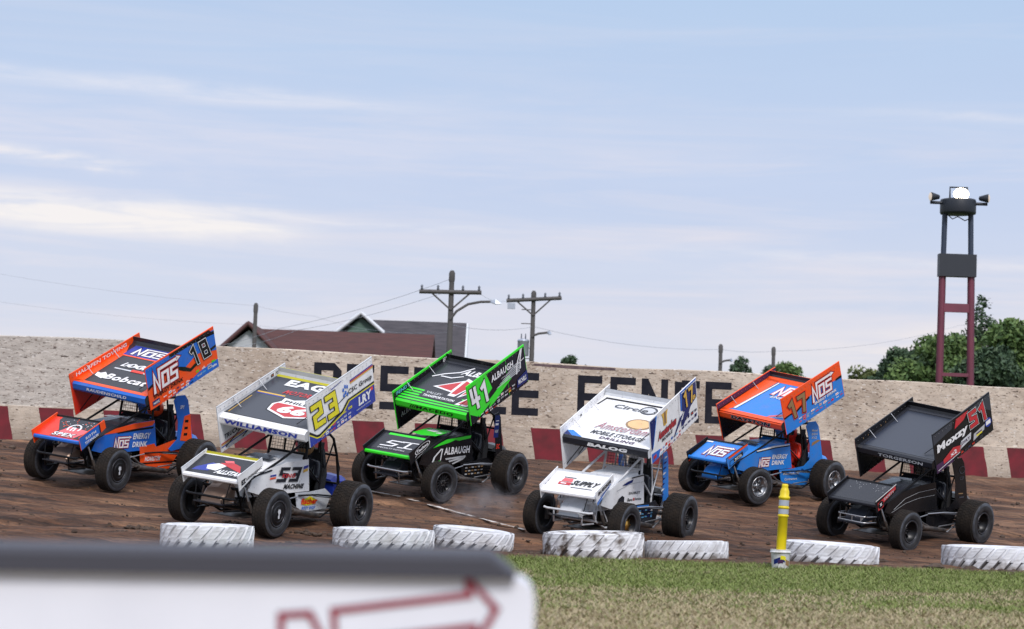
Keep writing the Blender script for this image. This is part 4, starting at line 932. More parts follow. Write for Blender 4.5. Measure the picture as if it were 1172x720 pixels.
def d41_ftop(p):
    p.rect('charcoal', .03, .1, .97, .9, 0); p.rect('green', .15, .90, .97, 1, 1)
    for q in stroke([(.62, .60), (.36, .60), (.30, .48), (.52, .44), (.46, .32), (.22, .30)], .045) + stroke([(.60, .30), (.88, .32)], .04) + stroke([(.72, .32), (.78, .62)], .05) + stroke([(.60, .62), (.94, .64)], .04): p.poly('white', q, 3)
    p.text('SPECIALTY INSTALL', 'silver', .2, .14, .6, .07, 0, 3)
def d41_fl(p):
    el = [(.58 + .34 * cos(t), .62 + .27 * sin(t)) for t in np.linspace(0, 2 * pi, 28, endpoint=False)]
    for q in stroke(el, .03, True): p.poly('white', q, 2)
    p.text('Techno', 'white', .30, .50, .54, .24, .2, 3, bold=.04); p.poly('white', [(.12, .10), (.5, .22), (.75, .32), (.45, .18)], 2); p.poly('silver', [(.2, .3), (.3, .38), (.32, .48), (.22, .4)], 2)
def d41_fr(p): p.text('TECHNO', 'silver', .2, .55, .5, .14, .1, 3); p.text('SUPPLY', 'silver', .2, .35, .5, .12, .1, 3)
def d41_side(p):
    p.poly('green', [(.45, .88), (.93, .96), (.92, .86), (.70, .80), (.62, .84), (.5, .76), (.36, .70), (.2, .62), (.30, .75)], 1)
    for q in stroke([(.20, .04), (.24, .30), (.36, .56)], .03) + stroke([(.36, .18), (.37, .36), (.385, .56)], .02): p.poly('white', q, 3)
    p.text('ALBAUGH', 'white', .42, .34, .50, .26, .05, 4)
    for k in range(3): p.poly('silver', [(.45 + .07 * k, .22 - .10 * k), (.86, .26 - .02 * k), (.80, .19 - .04 * k), (.47 + .07 * k, .16 - .09 * k)], 2)
    p.rect('green', .25, .10, .36, .16, 3)
def d41_lower(p): [p.rect('bronze' if (k + j) % 2 else 'silver', .18 + .1 * k, .30 + .16 * j, .25 + .1 * k, .36 + .16 * j, 1) for k in range(6) for j in range(3)]
def d41_arm(p): p.rect('navy', .38, .45, .60, .9, 1); p.rect('white', .42, .70, .56, .74, 2); p.rect('white', .43, .78, .57, .80, 2); p.text('NGK', 'silver', .42, .55, .16, .06, .1, 3); p.text('SIC', 'red', .55, .22, .16, .10, .1, 3)

def d17b_left(p):
    p.poly('navy', [(0, .28), (.03, .30), (.12, .85), (.12, .97), (0, .97)], 0); p.poly('sky_blue', [(.03, .30), (.05, .34), (.15, .97), (.12, .97), (.12, .85)], 0)
    p.poly('navy', [(.66, .55), (.70, .48), (.78, .46), (.80, .42), (.99, .55), (.99, .93), (.68, .93)], 0); p.poly('blue', [(.64, .56), (.66, .55), (.68, .93), (.66, .96), (.99, .96), (.99, 1), (.64, 1)], 1)
    p.poly('navy', [(.70, .48), (.62, .32), (.50, .14), (.46, .12), (.60, .42)], 1); p.poly('navy', [(.72, .48), (.86, .48), (.80, .34), (.68, .18), (.62, .20)], 1)
    p.num('17', 'gold', .71, .56, .23, .36, -.12, 6, (('black', .09),), .22); p.text('B', 'gold', .90, .56, .06, .10, 0, 6, 'black', .08)
    p.poly('gold', [(.27, .60), (.30, .58), (.34, .60), (.345, .78), (.37, .90), (.24, .90), (.265, .78)], 2); p.poly('bronze', [(.285, .62), (.325, .62), (.325, .90), (.285, .90)], 3)
    p.text('Amsterdam', 'crimson', .15, .38, .38, .18, .3, 4, 'slate', .05); p.text('MOBILE', 'slate', .22, .27, .22, .08, .1, 4)
    p.rect('silver', .60, .2, .605, .97, 1)
    p.poly('blue', [(0, .0), (.14, .0), (.18, .16), (0, .22)], 1); p.rect('crimson', .03, .06, .09, .14, 2)
    p.chips(.16, .01, .62, .18, 8, ('blue', 'cyan', 'crimson', 'navy')); p.chips(.62, .08, .98, .34, 5, ('navy', 'slate', 'blue'))
def d17b_right(p): p.rect('lightgrey', 0, .12, 1, .135, 1); p.rect('black', .38, .86, .41, .90, 2)
def d17b_top(p):
    p.poly('navy', [(0, 0), (.10, .0), (.0, .10)], 1); p.poly('sky_blue', [(.0, .10), (.10, 0), (.22, .0), (.06, .12)], 1)
    p.rect('black', .04, .965, 1, 1, 2); p.poly('black', [(.01, .8), (.03, .8), (.06, .97), (.04, .97)], 2)
    el = lambda cx_, cy_, rx, ry: [(cx_ + rx * cos(t), cy_ + ry * sin(t)) for t in np.linspace(0, 2 * pi, 24, endpoint=False)]
    p.poly('slate', el(.62, .85, .10, .10), 2); p.poly('lightgrey', el(.62, .85, .075, .07), 3); p.text('Circle City', 'charcoal', .22, .76, .74, .12, .2, 5, 'lightgrey', .03, bold=.02)
    p.poly('bronze', el(.66, .50, .15, .13), 2); p.poly('tan', el(.66, .50, .125, .105), 3)
    p.text('Amsterdam', 'dusty_red', .26, .26, .60, .15, .25, 5, 'lightgrey', .04, .0); p.text('MOBILE STORAGE', 'slate', .26, .12, .60, .09, .2, 4); p.text('DRILLING', 'purple', .40, .035, .4, .055, .2, 4)
def d17b_lead(p): p.text('BALOG', 'white', .30, .12, .46, .72, .4, 4, bold=.06)
def d17b_ftop(p):
    p.text('SUPPLY', 'black', .44, .35, .46, .26, .3, 4, bold=.05); p.rect('slate', .46, .22, .85, .25, 2); p.rect('crimson', .20, .32, .42, .46, 2); p.poly('pink', [(.22, .5), (.42, .5), (.40, .66), (.24, .66)], 2); p.rect('white', .24, .36, .34, .41, 3); p.rect('black', .22, .70, .44, .73, 2)
def d17b_fl(p): p.text('BUESSER', 'black', .10, .62, .74, .26, .2, 4, bold=.04); p.poly('blue', [(.0, .12), (.8, .52), (.8, .58), (.0, .24)], 2); p.text('CONCRETE', 'navy', .2, .38, .5, .12, .1, 3); p.poly('sky_blue', [(0, 0), (.3, .14), (.3, .2), (0, .1)], 2)
def d17b_fr(p): p.text('BUESSER', 'navy', .25, .55, .5, .2, .1, 3); p.poly('blue', [(.2, .3), (.7, .42), (.7, .48), (.2, .4)], 2)
def d17b_side(p):
    p.poly('navy', [(.42, .68), (.55, .80), (.68, .86), (.66, .76), (.52, .68)], 2); p.poly('black', [(.64, .88), (.94, .96), (.94, 1.0), (.64, .92)], 2); p.poly('silver', [(.30, .5), (.6, .7), (.94, .76), (.94, .775), (.6, .72), (.3, .53)], 1)
    p.poly('charcoal', [(.32, .10), (.36, .26), (.44, .36), (.50, .30), (.50, .12), (.42, .18)], 2); p.text('DURST', 'slate', .60, .38, .28, .08, 0, 3); p.text('Barn', 'black', .58, .16, .12, .10, .2, 3); p.rect('crimson', .72, .17, .75, .26, 2); p.text('Donohue', 'charcoal', .76, .18, .16, .08, 0, 3)
def d17b_lower(p): p.rect('sky_blue', .05, .78, .6, .9, 1); p.chips(.2, .3, .8, .75, 5, ('white', 'cyan', 'navy'), rows=3)
def d17b_arm(p):
    for k in range(8): v = .12 + .1 * k; p.poly('white' if k % 3 == 1 else 'navy', [(.40, v), (.52, v + .02), (.60, v + .06), (.46, v + .05)], 1)

def d17_left(p):
    p.poly('orange', [(0, .45), (.2, .42), (.34, .52), (.50, .64), (.72, .62), (.86, .58), (1, .58), (1, 1), (0, 1)], 0)
    p.poly('black', [(0, .42), (.10, .44), (.2, .40), (.34, .50), (.44, .56), (.44, .62), (.34, .56), (.2, .46), (.1, .48), (0, .47)], 1); p.poly('black', [(.88, .56), (1, .55), (1, .62), (.9, .61)], 1)
    p.num('17', 'bronze', .09, .34, .33, .46, -.15, 7, (('red', .16), ('black', .09)), .23)
    p.nos(.48, .40, .42, .46, 'white', 'crimson', 4, 'black'); p.text('ENERGY DRINK', 'white', .50, .29, .38, .07, .2, 4)
    p.chips(.20, .08, .98, .24, 11, ('white', 'pink', 'cyan', 'red', 'silver'))
def d17_right(p): p.rect('purple', 0, .86, 1, .985, 0)
def d17_top(p):
    p.poly('orange', [(0, 0), (.14, .10), (.22, .97), (0, 1)], 1); p.rect('orange', 0, -.02, 1, .06, 1); p.rect('orange', 0, .93, 1, 1, 1)
    p.poly('white', [(.13, .10), (.17, .10), (.26, .92), (.235, .92)], 2); p.poly('black', [(.17, .10), (.178, .10), (.268, .92), (.26, .92)], 2); p.poly('black', [(.12, .10), (.128, .10), (.238, .92), (.228, .92)], 2)
    p.nos(.36, .62, .60, .24, 'white', 'pink', 5, 'navy'); p.text('ENERGY', 'lightgrey', .40, .52, .4, .06, .2, 4); p.poly('pink', [(.70, .05), (1, .20), (1, .28), (.72, .10)], 2); p.poly('white', [(.74, .05), (1, .16), (1, .2), (.78, .06)], 3)
def d17_lead(p): p.text('DAYSTON', 'black', .20, .10, .62, .80, .3, 4, 'silver', .05, .05)
def d17_ftop(p):
    p.poly('black', [(0, .0), (.06, 0), (.06, 1), (0, 1)], 1); p.nos(.28, .20, .62, .55, 'white', 'purple', 4, 'crimson')
    p.rect('white', .04, .9, .2, .97, 2)
def d17_fl(p): p.rect('orange', .10, .84, 1, 1, 2); p.poly('black', [(.06, .18), (.72, .30), (.74, .66), (.12, .60)], 2); p.poly('sky_blue', [(.09, .23), (.28, .26), (.28, .56), (.13, .55)], 3); p.text('ROTH', 'white', .34, .42, .30, .14, 0, 4); p.poly('white', [(.3, .32), (.68, .36), (.68, .39), (.3, .35)], 3)
def d17_fr(p): p.poly('black', [(0, 0), (1, .5), (1, 1), (0, 1)], 1); p.poly('orange', [(0, .12), (.25, .2), (.6, .42), (1, .62), (1, .74), (.6, .56), (.25, .34), (0, .26)], 2)
def d17_side(p):
    p.poly('white', [(.32, .74), (.66, .88), (.93, .94), (.93, .97), (.62, .93), (.3, .78)], 2); p.poly('black', [(.30, .70), (.66, .84), (.93, .89), (.93, .93), (.66, .88), (.3, .74)], 2)
    p.nos(.36, .16, .24, .34, 'white', 'crimson', 4, 'black'); p.text('ENERGY', 'white', .61, .42, .29, .18, .12, 4); p.text('DRINK', 'white', .61, .20, .24, .17, .12, 4)
def d17_lower(p): p.text('Mechanical', 'lightgrey', .15, .62, .5, .16, .2, 3); p.text('Contractors', 'lightgrey', .2, .32, .4, .14, .2, 3)
def d17_arm(p): [p.text(t, 'silver', .30, v, .26, .05, 0, 3) for t, v in (('Metal', .80), ('SDI', .72), ('XYZ', .64))]; p.poly('bronze', [(.34, .48), (.6, .56), (.74, .60), (.6, .62), (.36, .56)], 1)

def d51_left(p):
    p.poly('slate', [(0, .72), (.32, .80), (.34, .97), (0, .97)], 0); p.poly('crimson', [(.36, .74), (.52, .80), (.62, .95), (.40, .95)], 1); p.poly('slate', [(.62, .95), (.78, .80), (.93, .62), (1, .52), (1, .97)], 0)
    p.text('Moxzy', 'white', .04, .42, .53, .25, .1, 4, bold=.05); p.num('51', 'crimson', .61, .46, .35, .42, -.18, 7, (('white', .12), ('black', .07)), .22)
    p.poly('purple', [(0, .0), (.28, .0), (.26, .18), (0, .22)], 1); p.poly('crimson', [(.12, .12), (.40, .12), (.45, .24), (.3, .34), (.12, .22)], 2); p.text('x2', 'white', .24, .16, .11, .1, 0, 4); p.poly('white', [(.02, .05), (.4, .10), (.4, .115), (.02, .065)], 3)
    p.poly('lightgrey', [(.40, .16), (.60, .22), (.62, .38), (.44, .34)], 2); p.text('DIRT', 'purple', .44, .24, .15, .07, 0, 4); p.poly('silver', [(.64, .12), (.84, .20), (.86, .32), (.66, .28)], 2); p.rect('yellow', .70, .17, .80, .21, 3); p.rect('purple', .70, .22, .80, .25, 3)
    el = [(.92 + .055 * cos(t), .30 + .11 * sin(t)) for t in np.linspace(0, 2 * pi, 20, endpoint=False)]; p.poly('royal', el, 2); p.rect('white', .88, .25, .96, .35, 3)
    p.chips(.4, .02, .8, .12, 6, ('silver', 'red', 'slate'), rows=1)
def d51_right(p): [p.rect('bronze', a, .865, a + .01, .90, 2) for a in (.12, .2, .42, .5)]
def d51_top(p): p.rect(mat('semi_gloss_black_wrap', (.020, .026, .044), .28), .05, .03, .985, .97, 0)
def d51_lead(p): p.text('TORGERSON', 'lightgrey', .28, .12, .60, .66, .2, 3, 'slate', .03)
def d51_ftop(p):
    p.rect('charcoal', .03, .03, 1, 1, 0)
    for q in range(26): a = random.uniform(.15, .9); b = random.uniform(.55, .97); p.rect('silver', a, b, a + .012, b + .018, 2)
def d51_fl(p):
    p.rect('white', .0, .93, 1, 1, 3); p.poly('crimson', [(.05, .1), (.30, .1), (.34, .4), (.95, .62), (.95, .9), (.30, .72), (.08, .7)], 1); p.text('SAFETY', 'silver', .36, .52, .5, .2, .1, 3)
    el = [(.2 + .13 * cos(t), .42 + .28 * sin(t)) for t in np.linspace(0, 2 * pi, 20, endpoint=False)]; p.poly('black', el, 2); p.text('z', 'white', .15, .34, .1, .2, 0, 4)
def d51_side(p):
    for q in stroke([(.14, .18), (.34, .52), (.60, .70), (.92, .78)], .012) + stroke([(.10, .08), (.36, .36), (.62, .50), (.92, .56)], .010): p.poly('silver', q, 2)
def d51_arm(p):
    el = [(.52 + .13 * cos(t), .78 + .07 * sin(t)) for t in np.linspace(0, 2 * pi, 20, endpoint=False)]
    for q in stroke(el, .02, True): p.poly('slate', q, 2)
    p.text('CSP', 'slate', .44, .58, .2, .07, 0, 3); p.rect('bronze', .45, .30, .66, .32, 2); p.rect('slate', .5, .22, .72, .25, 2)

LV = {
 '18': dict(label='orange and blue winged sprint car numbered 18, farthest left near the wall', driver='driver in orange helmet and dark suit inside the orange and blue car numbered 18', suit='charcoal', helmet='orange',
    top='charcoal', lead='blue', lip='black', under='charcoal', board_out='orange', board_in='red', board_edge='orange', ftop='red', flead='blue', flip='black', fboard_out='blue', fboard_in='orange', fedge='orange',
    hood='charcoal', side='blue', lower='orange', lower_pts=[(.04, .62), (-.02, .30), (-.20, .22), (-.80, .22), (-1.10, .56), (-1.08, .70), (-.86, .70), (-.40, .60), (-.34, .66)], tail='blue', arm='wide', armc='blue', nose=M_COPPER, lf='cover', lr='black', steer=-2, nerf=0,
    draw_left=d18_left, draw_right=d18_right, draw_top=d18_top, draw_lead=d18_lead, draw_ftop=d18_ftop, draw_fleft=d18_fl, draw_fright=lambda p: p.text('ROTH', 'navy', .3, .5, .35, .16, .1, 3), draw_side=d18_side, draw_lower=d18_lower, draw_arm=d18_arm, draw_hood=lambda p: p.poly('lightgrey', [(.1, .5), (.8, .7), (.7, .9), (.2, .8)], 0)),
 '23': dict(label='white winged sprint car with yellow 23 over royal blue on its wing board', driver='driver in dark suit and gold helmet inside the white car numbered 23', suit='charcoal', helmet='bronze',
    top='white', lead='white', lip='olive_yellow', under='silver', board_out='white', board_in='white', board_edge='lightgrey', ftop='white', flead='white', flip='olive_yellow', fboard_out='white', fboard_in='white', fedge='lightgrey',
    hood='white', side='white', lower='lightgrey', tail='royal', arm=None, armc='royal', nose=M_COPPER, lf='cover', lr='black', steer=2, nerf=0,
    draw_left=d23_left, draw_right=d23_right, draw_top=d23_top, draw_lead=d23_lead, draw_ftop=d23_ftop, draw_fleft=d23_fl, draw_fright=d23_fr, draw_side=d23_side, draw_lower=d23_lower, draw_arm=NOP, draw_hood=lambda p: p.poly('charcoal', [(.0, .0), (1, 0), (.9, .6), (.1, .7)], 0)),
 '41': dict(label='black winged sprint car with bright green trim numbered 41', driver='driver in black suit and black helmet inside the black and green car numbered 41', suit='charcoal', helmet='black',
    top='charcoal', lead='green', lip='black', under='black', board_out='black', board_in='black', board_edge='green', ftop='charcoal', flead='green', flip='charcoal', fboard_out='black', fboard_in='black', fedge='charcoal',
    hood='black', side='black', lower='black', tail='black', arm='narrow', armc='black', nose=P('charcoal'), lf='spoke', lr='black', steer=10, bumper='steel',
    draw_left=d41_left, draw_right=d41_right, draw_top=d41_top, draw_lead=d41_lead, draw_ftop=d41_ftop, draw_fleft=d41_fl, draw_fright=d41_fr, draw_side=d41_side, draw_lower=d41_lower, draw_arm=d41_arm, draw_hood=lambda p: (p.poly('green', [(.0, -.1), (.5, -.25), (1, -.1), (1, .95), (.0, .95)], 0), p.poly('white', [(.2, .5), (.6, .4), (.7, .7), (.3, .8)], 2), p.poly('white', [(.7, .3), (.95, .3), (.9, .5), (.75, .45)], 2))),
 '17b': dict(label='white winged sprint car with dark leading edge and gold 17B on its wing board', driver='driver in charcoal suit and white helmet inside the white car numbered 17B', suit='charcoal', helmet='silver',
    top='white', lead='charcoal', lip='black', under='lightgrey', board_out='white', board_in='white', board_edge='white', ftop='white', flead='white', flip='lightgrey', fboard_out='white', fboard_in='white', fedge='white',
    hood='white', side='white', lower='charcoal', tail='black', arm='narrow', armc='sky_blue', nose=P('lightgrey'), lf='gold', lr='black', steer=4, bumper='white', white_frame=1,
    draw_left=d17b_left, draw_right=d17b_right, draw_top=d17b_top, draw_lead=d17b_lead, draw_ftop=d17b_ftop, draw_fleft=d17b_fl, draw_fright=d17b_fr, draw_side=d17b_side, draw_lower=d17b_lower, draw_arm=d17b_arm, draw_hood=NOP),
 '17': dict(label='bright blue winged sprint car with red-orange wing trim numbered 17', driver='driver in red suit and red helmet inside the bright blue car numbered 17', suit='red', helmet='red',
    top='sky_blue', lead='orange', lip='orange', under='charcoal', board_out='sky_blue', board_in='black', board_edge='orange', ftop='sky_blue', flead='sky_blue', flip='charcoal', fboard_out='sky_blue', fboard_in='black', fedge='black',
    hood='sky_blue', side='sky_blue', lower='sky_blue', tail='sky_blue', arm='wide', armc='sky_blue', nose=P('sky_blue'), lf='chrome', lr='chrome', steer=8, nerf=0,
    draw_left=d17_left, draw_right=d17_right, draw_top=d17_top, draw_lead=d17_lead, draw_ftop=d17_ftop, draw_fleft=d17_fl, draw_fright=d17_fr, draw_side=d17_side, draw_lower=d17_lower, draw_arm=d17_arm, draw_hood=lambda p: p.poly('charcoal', [(.0, .0), (1, 0), (.9, .4), (.1, .5)], 0)),
 '51': dict(label='plain black winged sprint car with red 51 on its wing board', driver='driver in dark suit and black helmet inside the plain black car numbered 51', suit='charcoal', helmet='black',
    top='charcoal', lead='charcoal', lip='black', under='black', board_out='black', board_in='black', board_edge='charcoal', ftop='charcoal', flead='charcoal', flip='black', fboard_out='black', fboard_in='black', fedge='charcoal',
    hood='charcoal', side='black', lower='black', tail='black', arm='wide', armc='black', nose=P('slate'), lf='deep', lr='deep', steer=2, bumper='steel',
    draw_left=d51_left, draw_right=d51_right, draw_top=d51_top, draw_lead=d51_lead, draw_ftop=d51_ftop, draw_fleft=d51_fl, draw_fright=NOP, draw_side=d51_side, draw_lower=NOP, draw_arm=d51_arm, draw_hood=lambda p: p.poly('lightgrey', [(.05, .62), (.95, .70), (.8, .98), (.25, .95)], 0)),
}
for k_ in ('18', '23', '41', '17b', '17', '51'): make_car(k_, LV[k_])

# ------------------------------------------------------------------ white tractor tyres along the infield edge
M_WT = mat('white_tyre_paint', (.68, .69, .73), .75, 0, 'noisy', col2=(.42, .41, .42), scale=5, lo=.40, hi=.72, bump=.3, dist=.02)
M_WTD = mat('dirty_white_tyre_paint', (.66, .66, .69), .75, 0, 'noisy', col2=(.10, .075, .06), scale=4.5, lo=.46, hi=.62, bump=.3, dist=.02)
def _mud_shade(mt, amt):  # darkens toward the base: splashed dirt plus groove shade painted into the colour
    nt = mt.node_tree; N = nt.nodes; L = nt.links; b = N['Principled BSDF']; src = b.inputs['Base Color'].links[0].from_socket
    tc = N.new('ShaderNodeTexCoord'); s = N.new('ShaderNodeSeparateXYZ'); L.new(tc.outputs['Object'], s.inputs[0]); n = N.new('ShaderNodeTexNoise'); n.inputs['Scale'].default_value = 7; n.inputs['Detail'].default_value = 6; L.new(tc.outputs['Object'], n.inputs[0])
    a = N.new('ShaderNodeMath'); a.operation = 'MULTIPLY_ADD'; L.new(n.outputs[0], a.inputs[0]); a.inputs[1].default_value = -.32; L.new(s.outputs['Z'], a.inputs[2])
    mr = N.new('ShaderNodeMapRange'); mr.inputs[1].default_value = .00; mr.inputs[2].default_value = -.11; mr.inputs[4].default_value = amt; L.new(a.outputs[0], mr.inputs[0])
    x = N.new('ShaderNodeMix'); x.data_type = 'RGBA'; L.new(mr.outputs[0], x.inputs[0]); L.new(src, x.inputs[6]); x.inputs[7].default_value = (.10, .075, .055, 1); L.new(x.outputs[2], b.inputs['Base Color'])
_mud_shade(M_WT, .8); _mud_shade(M_WTD, .95)
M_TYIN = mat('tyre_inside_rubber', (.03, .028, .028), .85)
M_TLOW = mat('shaded_tyre_shoulder', (.20, .19, .20), .85, 0, 'noisy', col2=(.07, .06, .055), scale=5)  # shade between the lower lugs, put into the carcass colour
def tractor_tyre(px0, px1, pytop, pybot, label, tilt=(0, 0), dirty=False, lugs=26, dz=0):
    pc = (px0 + px1) / 2; g = ground_hit(pc, pybot); d = (g - CAMP).dot(CF); ppm = F_PX / d; R = (px1 - px0) / 2 / ppm / (1 - .0) ; 
    hd = Vector((CF.x + CR.x * (pc - PX_C) / F_PX, CF.y, 0)).normalized(); c = Vector((g.x, g.y, 0)) + hd * R; R *= (d + R) / d * 1.0
    H = (pybot - pytop) / ppm * .93
    root = empty('tractor_tyre', (c.x, c.y, gz(c.x, c.y) - .05 + dz), (RAD(tilt[0]), RAD(tilt[1]), random.uniform(0, 3))); tag(root, label, 'tyre', 'white painted tractor tyres along the infield edge')
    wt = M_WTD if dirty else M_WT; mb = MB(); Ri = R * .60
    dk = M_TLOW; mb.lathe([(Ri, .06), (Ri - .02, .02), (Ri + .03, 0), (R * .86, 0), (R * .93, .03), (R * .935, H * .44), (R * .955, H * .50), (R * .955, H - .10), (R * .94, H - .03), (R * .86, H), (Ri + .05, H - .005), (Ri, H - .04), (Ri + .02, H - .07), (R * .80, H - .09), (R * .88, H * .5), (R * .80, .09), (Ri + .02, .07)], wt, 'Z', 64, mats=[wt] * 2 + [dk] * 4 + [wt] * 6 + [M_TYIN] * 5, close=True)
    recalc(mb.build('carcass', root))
    lb = MB()
    for half in (0, 1):
        for k in range(lugs):
            a = 2 * pi * (k + .5 * half) / lugs; sw = 2 * pi / lugs * .95 * (1 if half else -1)
            z0, z1 = (.012, H * .55) if half == 0 else (H * .45, H - .012); n = 4; vs = []
            for j in range(n + 1):
                f = j / n; zz = z0 + (z1 - z0) * f; aa = a + sw * (f if half == 0 else (1 - f)) * -1; ww = 2 * pi / lugs * (.33 - .05 * (f if half == 0 else 1 - f))
                rr = R * (1.0 if 0 < j < n else .99)
                for (r_, s_) in ((R * .945, -1.25), (rr, -1), (rr, 1), (R * .945, 1.25)): vs.append((r_ * cos(aa + ww * s_), r_ * sin(aa + ww * s_), zz))
            fs = []
            for j in range(n):
                for q in range(3): fs.append((4 * j + q, 4 * j + q + 1, 4 * j + 5 + q, 4 * j + 4 + q))
            fs += [(0, 3, 2, 1), (4 * n, 4 * n + 1, 4 * n + 2, 4 * n + 3)]; lb.add(vs, fs, wt)
    recalc(lb.build('tread_lugs', root))
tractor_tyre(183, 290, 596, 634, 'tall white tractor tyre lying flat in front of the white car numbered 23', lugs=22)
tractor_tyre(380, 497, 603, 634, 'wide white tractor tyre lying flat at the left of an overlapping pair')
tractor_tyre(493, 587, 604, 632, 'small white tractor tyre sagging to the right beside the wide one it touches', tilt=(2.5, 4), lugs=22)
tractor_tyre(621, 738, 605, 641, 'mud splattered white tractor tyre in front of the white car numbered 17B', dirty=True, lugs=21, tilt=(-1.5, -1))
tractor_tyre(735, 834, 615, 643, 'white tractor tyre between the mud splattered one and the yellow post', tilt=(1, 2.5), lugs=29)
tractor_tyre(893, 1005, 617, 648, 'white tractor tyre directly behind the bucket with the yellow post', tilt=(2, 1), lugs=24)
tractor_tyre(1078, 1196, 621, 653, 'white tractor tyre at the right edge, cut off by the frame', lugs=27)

# ------------------------------------------------------------------ delineator post in a bucket
def bucket_post():
    g = ground_hit(893, 651); d = (g - CAMP).dot(CF); s = d / F_PX
    b = empty('bucket', g); tag(b, 'white plastic bucket with coloured label holding the yellow post', 'bucket')
    wp = mat('white_plastic', (.68, .68, .70), .45, 0, 'noisy', col2=(.40, .37, .34), scale=9, lo=.5, hi=.75); mb = MB()
    r = 11.2 * s; h = 22 * s
    mb.lathe([(.001, .0), (r * .84, 0), (r * .86, .01), (r * .97, h * .80), (r * 1.0, h * .82), (r * 1.08, h * .83), (r * 1.08, h * .90), (r * 1.02, h * .91), (r * 1.02, h * .97), (r * 1.06, h), (r * .98, h), (r * .95, h * .9), (r * .8, .04), (.001, .03)], wp, 'Z', 36)
    recalc(mb.build('pail', b)); mb = MB(); tilt = Matrix.Rotation(0, 4, 'X')
    for (a0, a1, z0, z1, c) in ((-2.5, -1.2, .30, .55, 'navy'), (-1.7, -1.1, .42, .62, 'yellow'), (-2.0, -1.4, .22, .42, 'purple'), (-1.1, -.5, .22, .5, 'bronze')):
        vs = []; n = 10
        for k in range(n + 1):
            a = a0 + (a1 - a0) * k / n
            for z_ in (z0, z1): rr = r * (.855 + .13 * z_) + .003; vs.append((rr * cos(a), rr * sin(a), z_ * h + .02 * sin(a * 3)))
        mb.add(vs, [(2 * k, 2 * k + 2, 2 * k + 3, 2 * k + 1) for k in range(n)], P(c))
    mb.build('printed_label', b)
    ang = RAD(2.2); po = empty('delineator_post', g + Vector((0, 0, h * .5)), (0, ang, 0)); tag(po, 'leaning yellow delineator post with two silver reflective bands standing in a bucket', 'post')
    yel = mat('yellow_plastic', (.80, .62, .005), .5, 0, 'noisy', col2=(.62, .46, .01), scale=5); mb = MB(); Hh = (650 - 553) * s - h * .5
    R = 5.6 * s; f = lambda v: v * Hh
    prof = [(R, 0), (R, f(.56)), (R * 1.14, f(.565)), (R * 1.14, f(.585)), (R, f(.59)), (R, f(.67)), (R * 1.14, f(.675)), (R * 1.14, f(.695)), (R, f(.70)), (R, f(.80)), (R * 1.16, f(.805)), (R * 1.16, f(.83)), (R * .95, f(.84)), (R * .95, f(.90)), (R * .78, f(.93)), (R * .62, f(.955)), (R * .66, f(.965)), (R * .66, f(.985)), (R * .5, f(1.0)), (.001, f(1.0))]
    mb.lathe(prof, yel, 'Z', 28); mb.build('tube', po); rb = mat('reflective_band', (.42, .45, .52), .35, .3)
    for z0, z1 in ((.60, .665), (.71, .785)):
        mb = MB(); mb.lathe([(R + .003, f(z0)), (R + .003, f(z1))], rb, 'Z', 28); mb.build('reflective_band', po)
bucket_post()

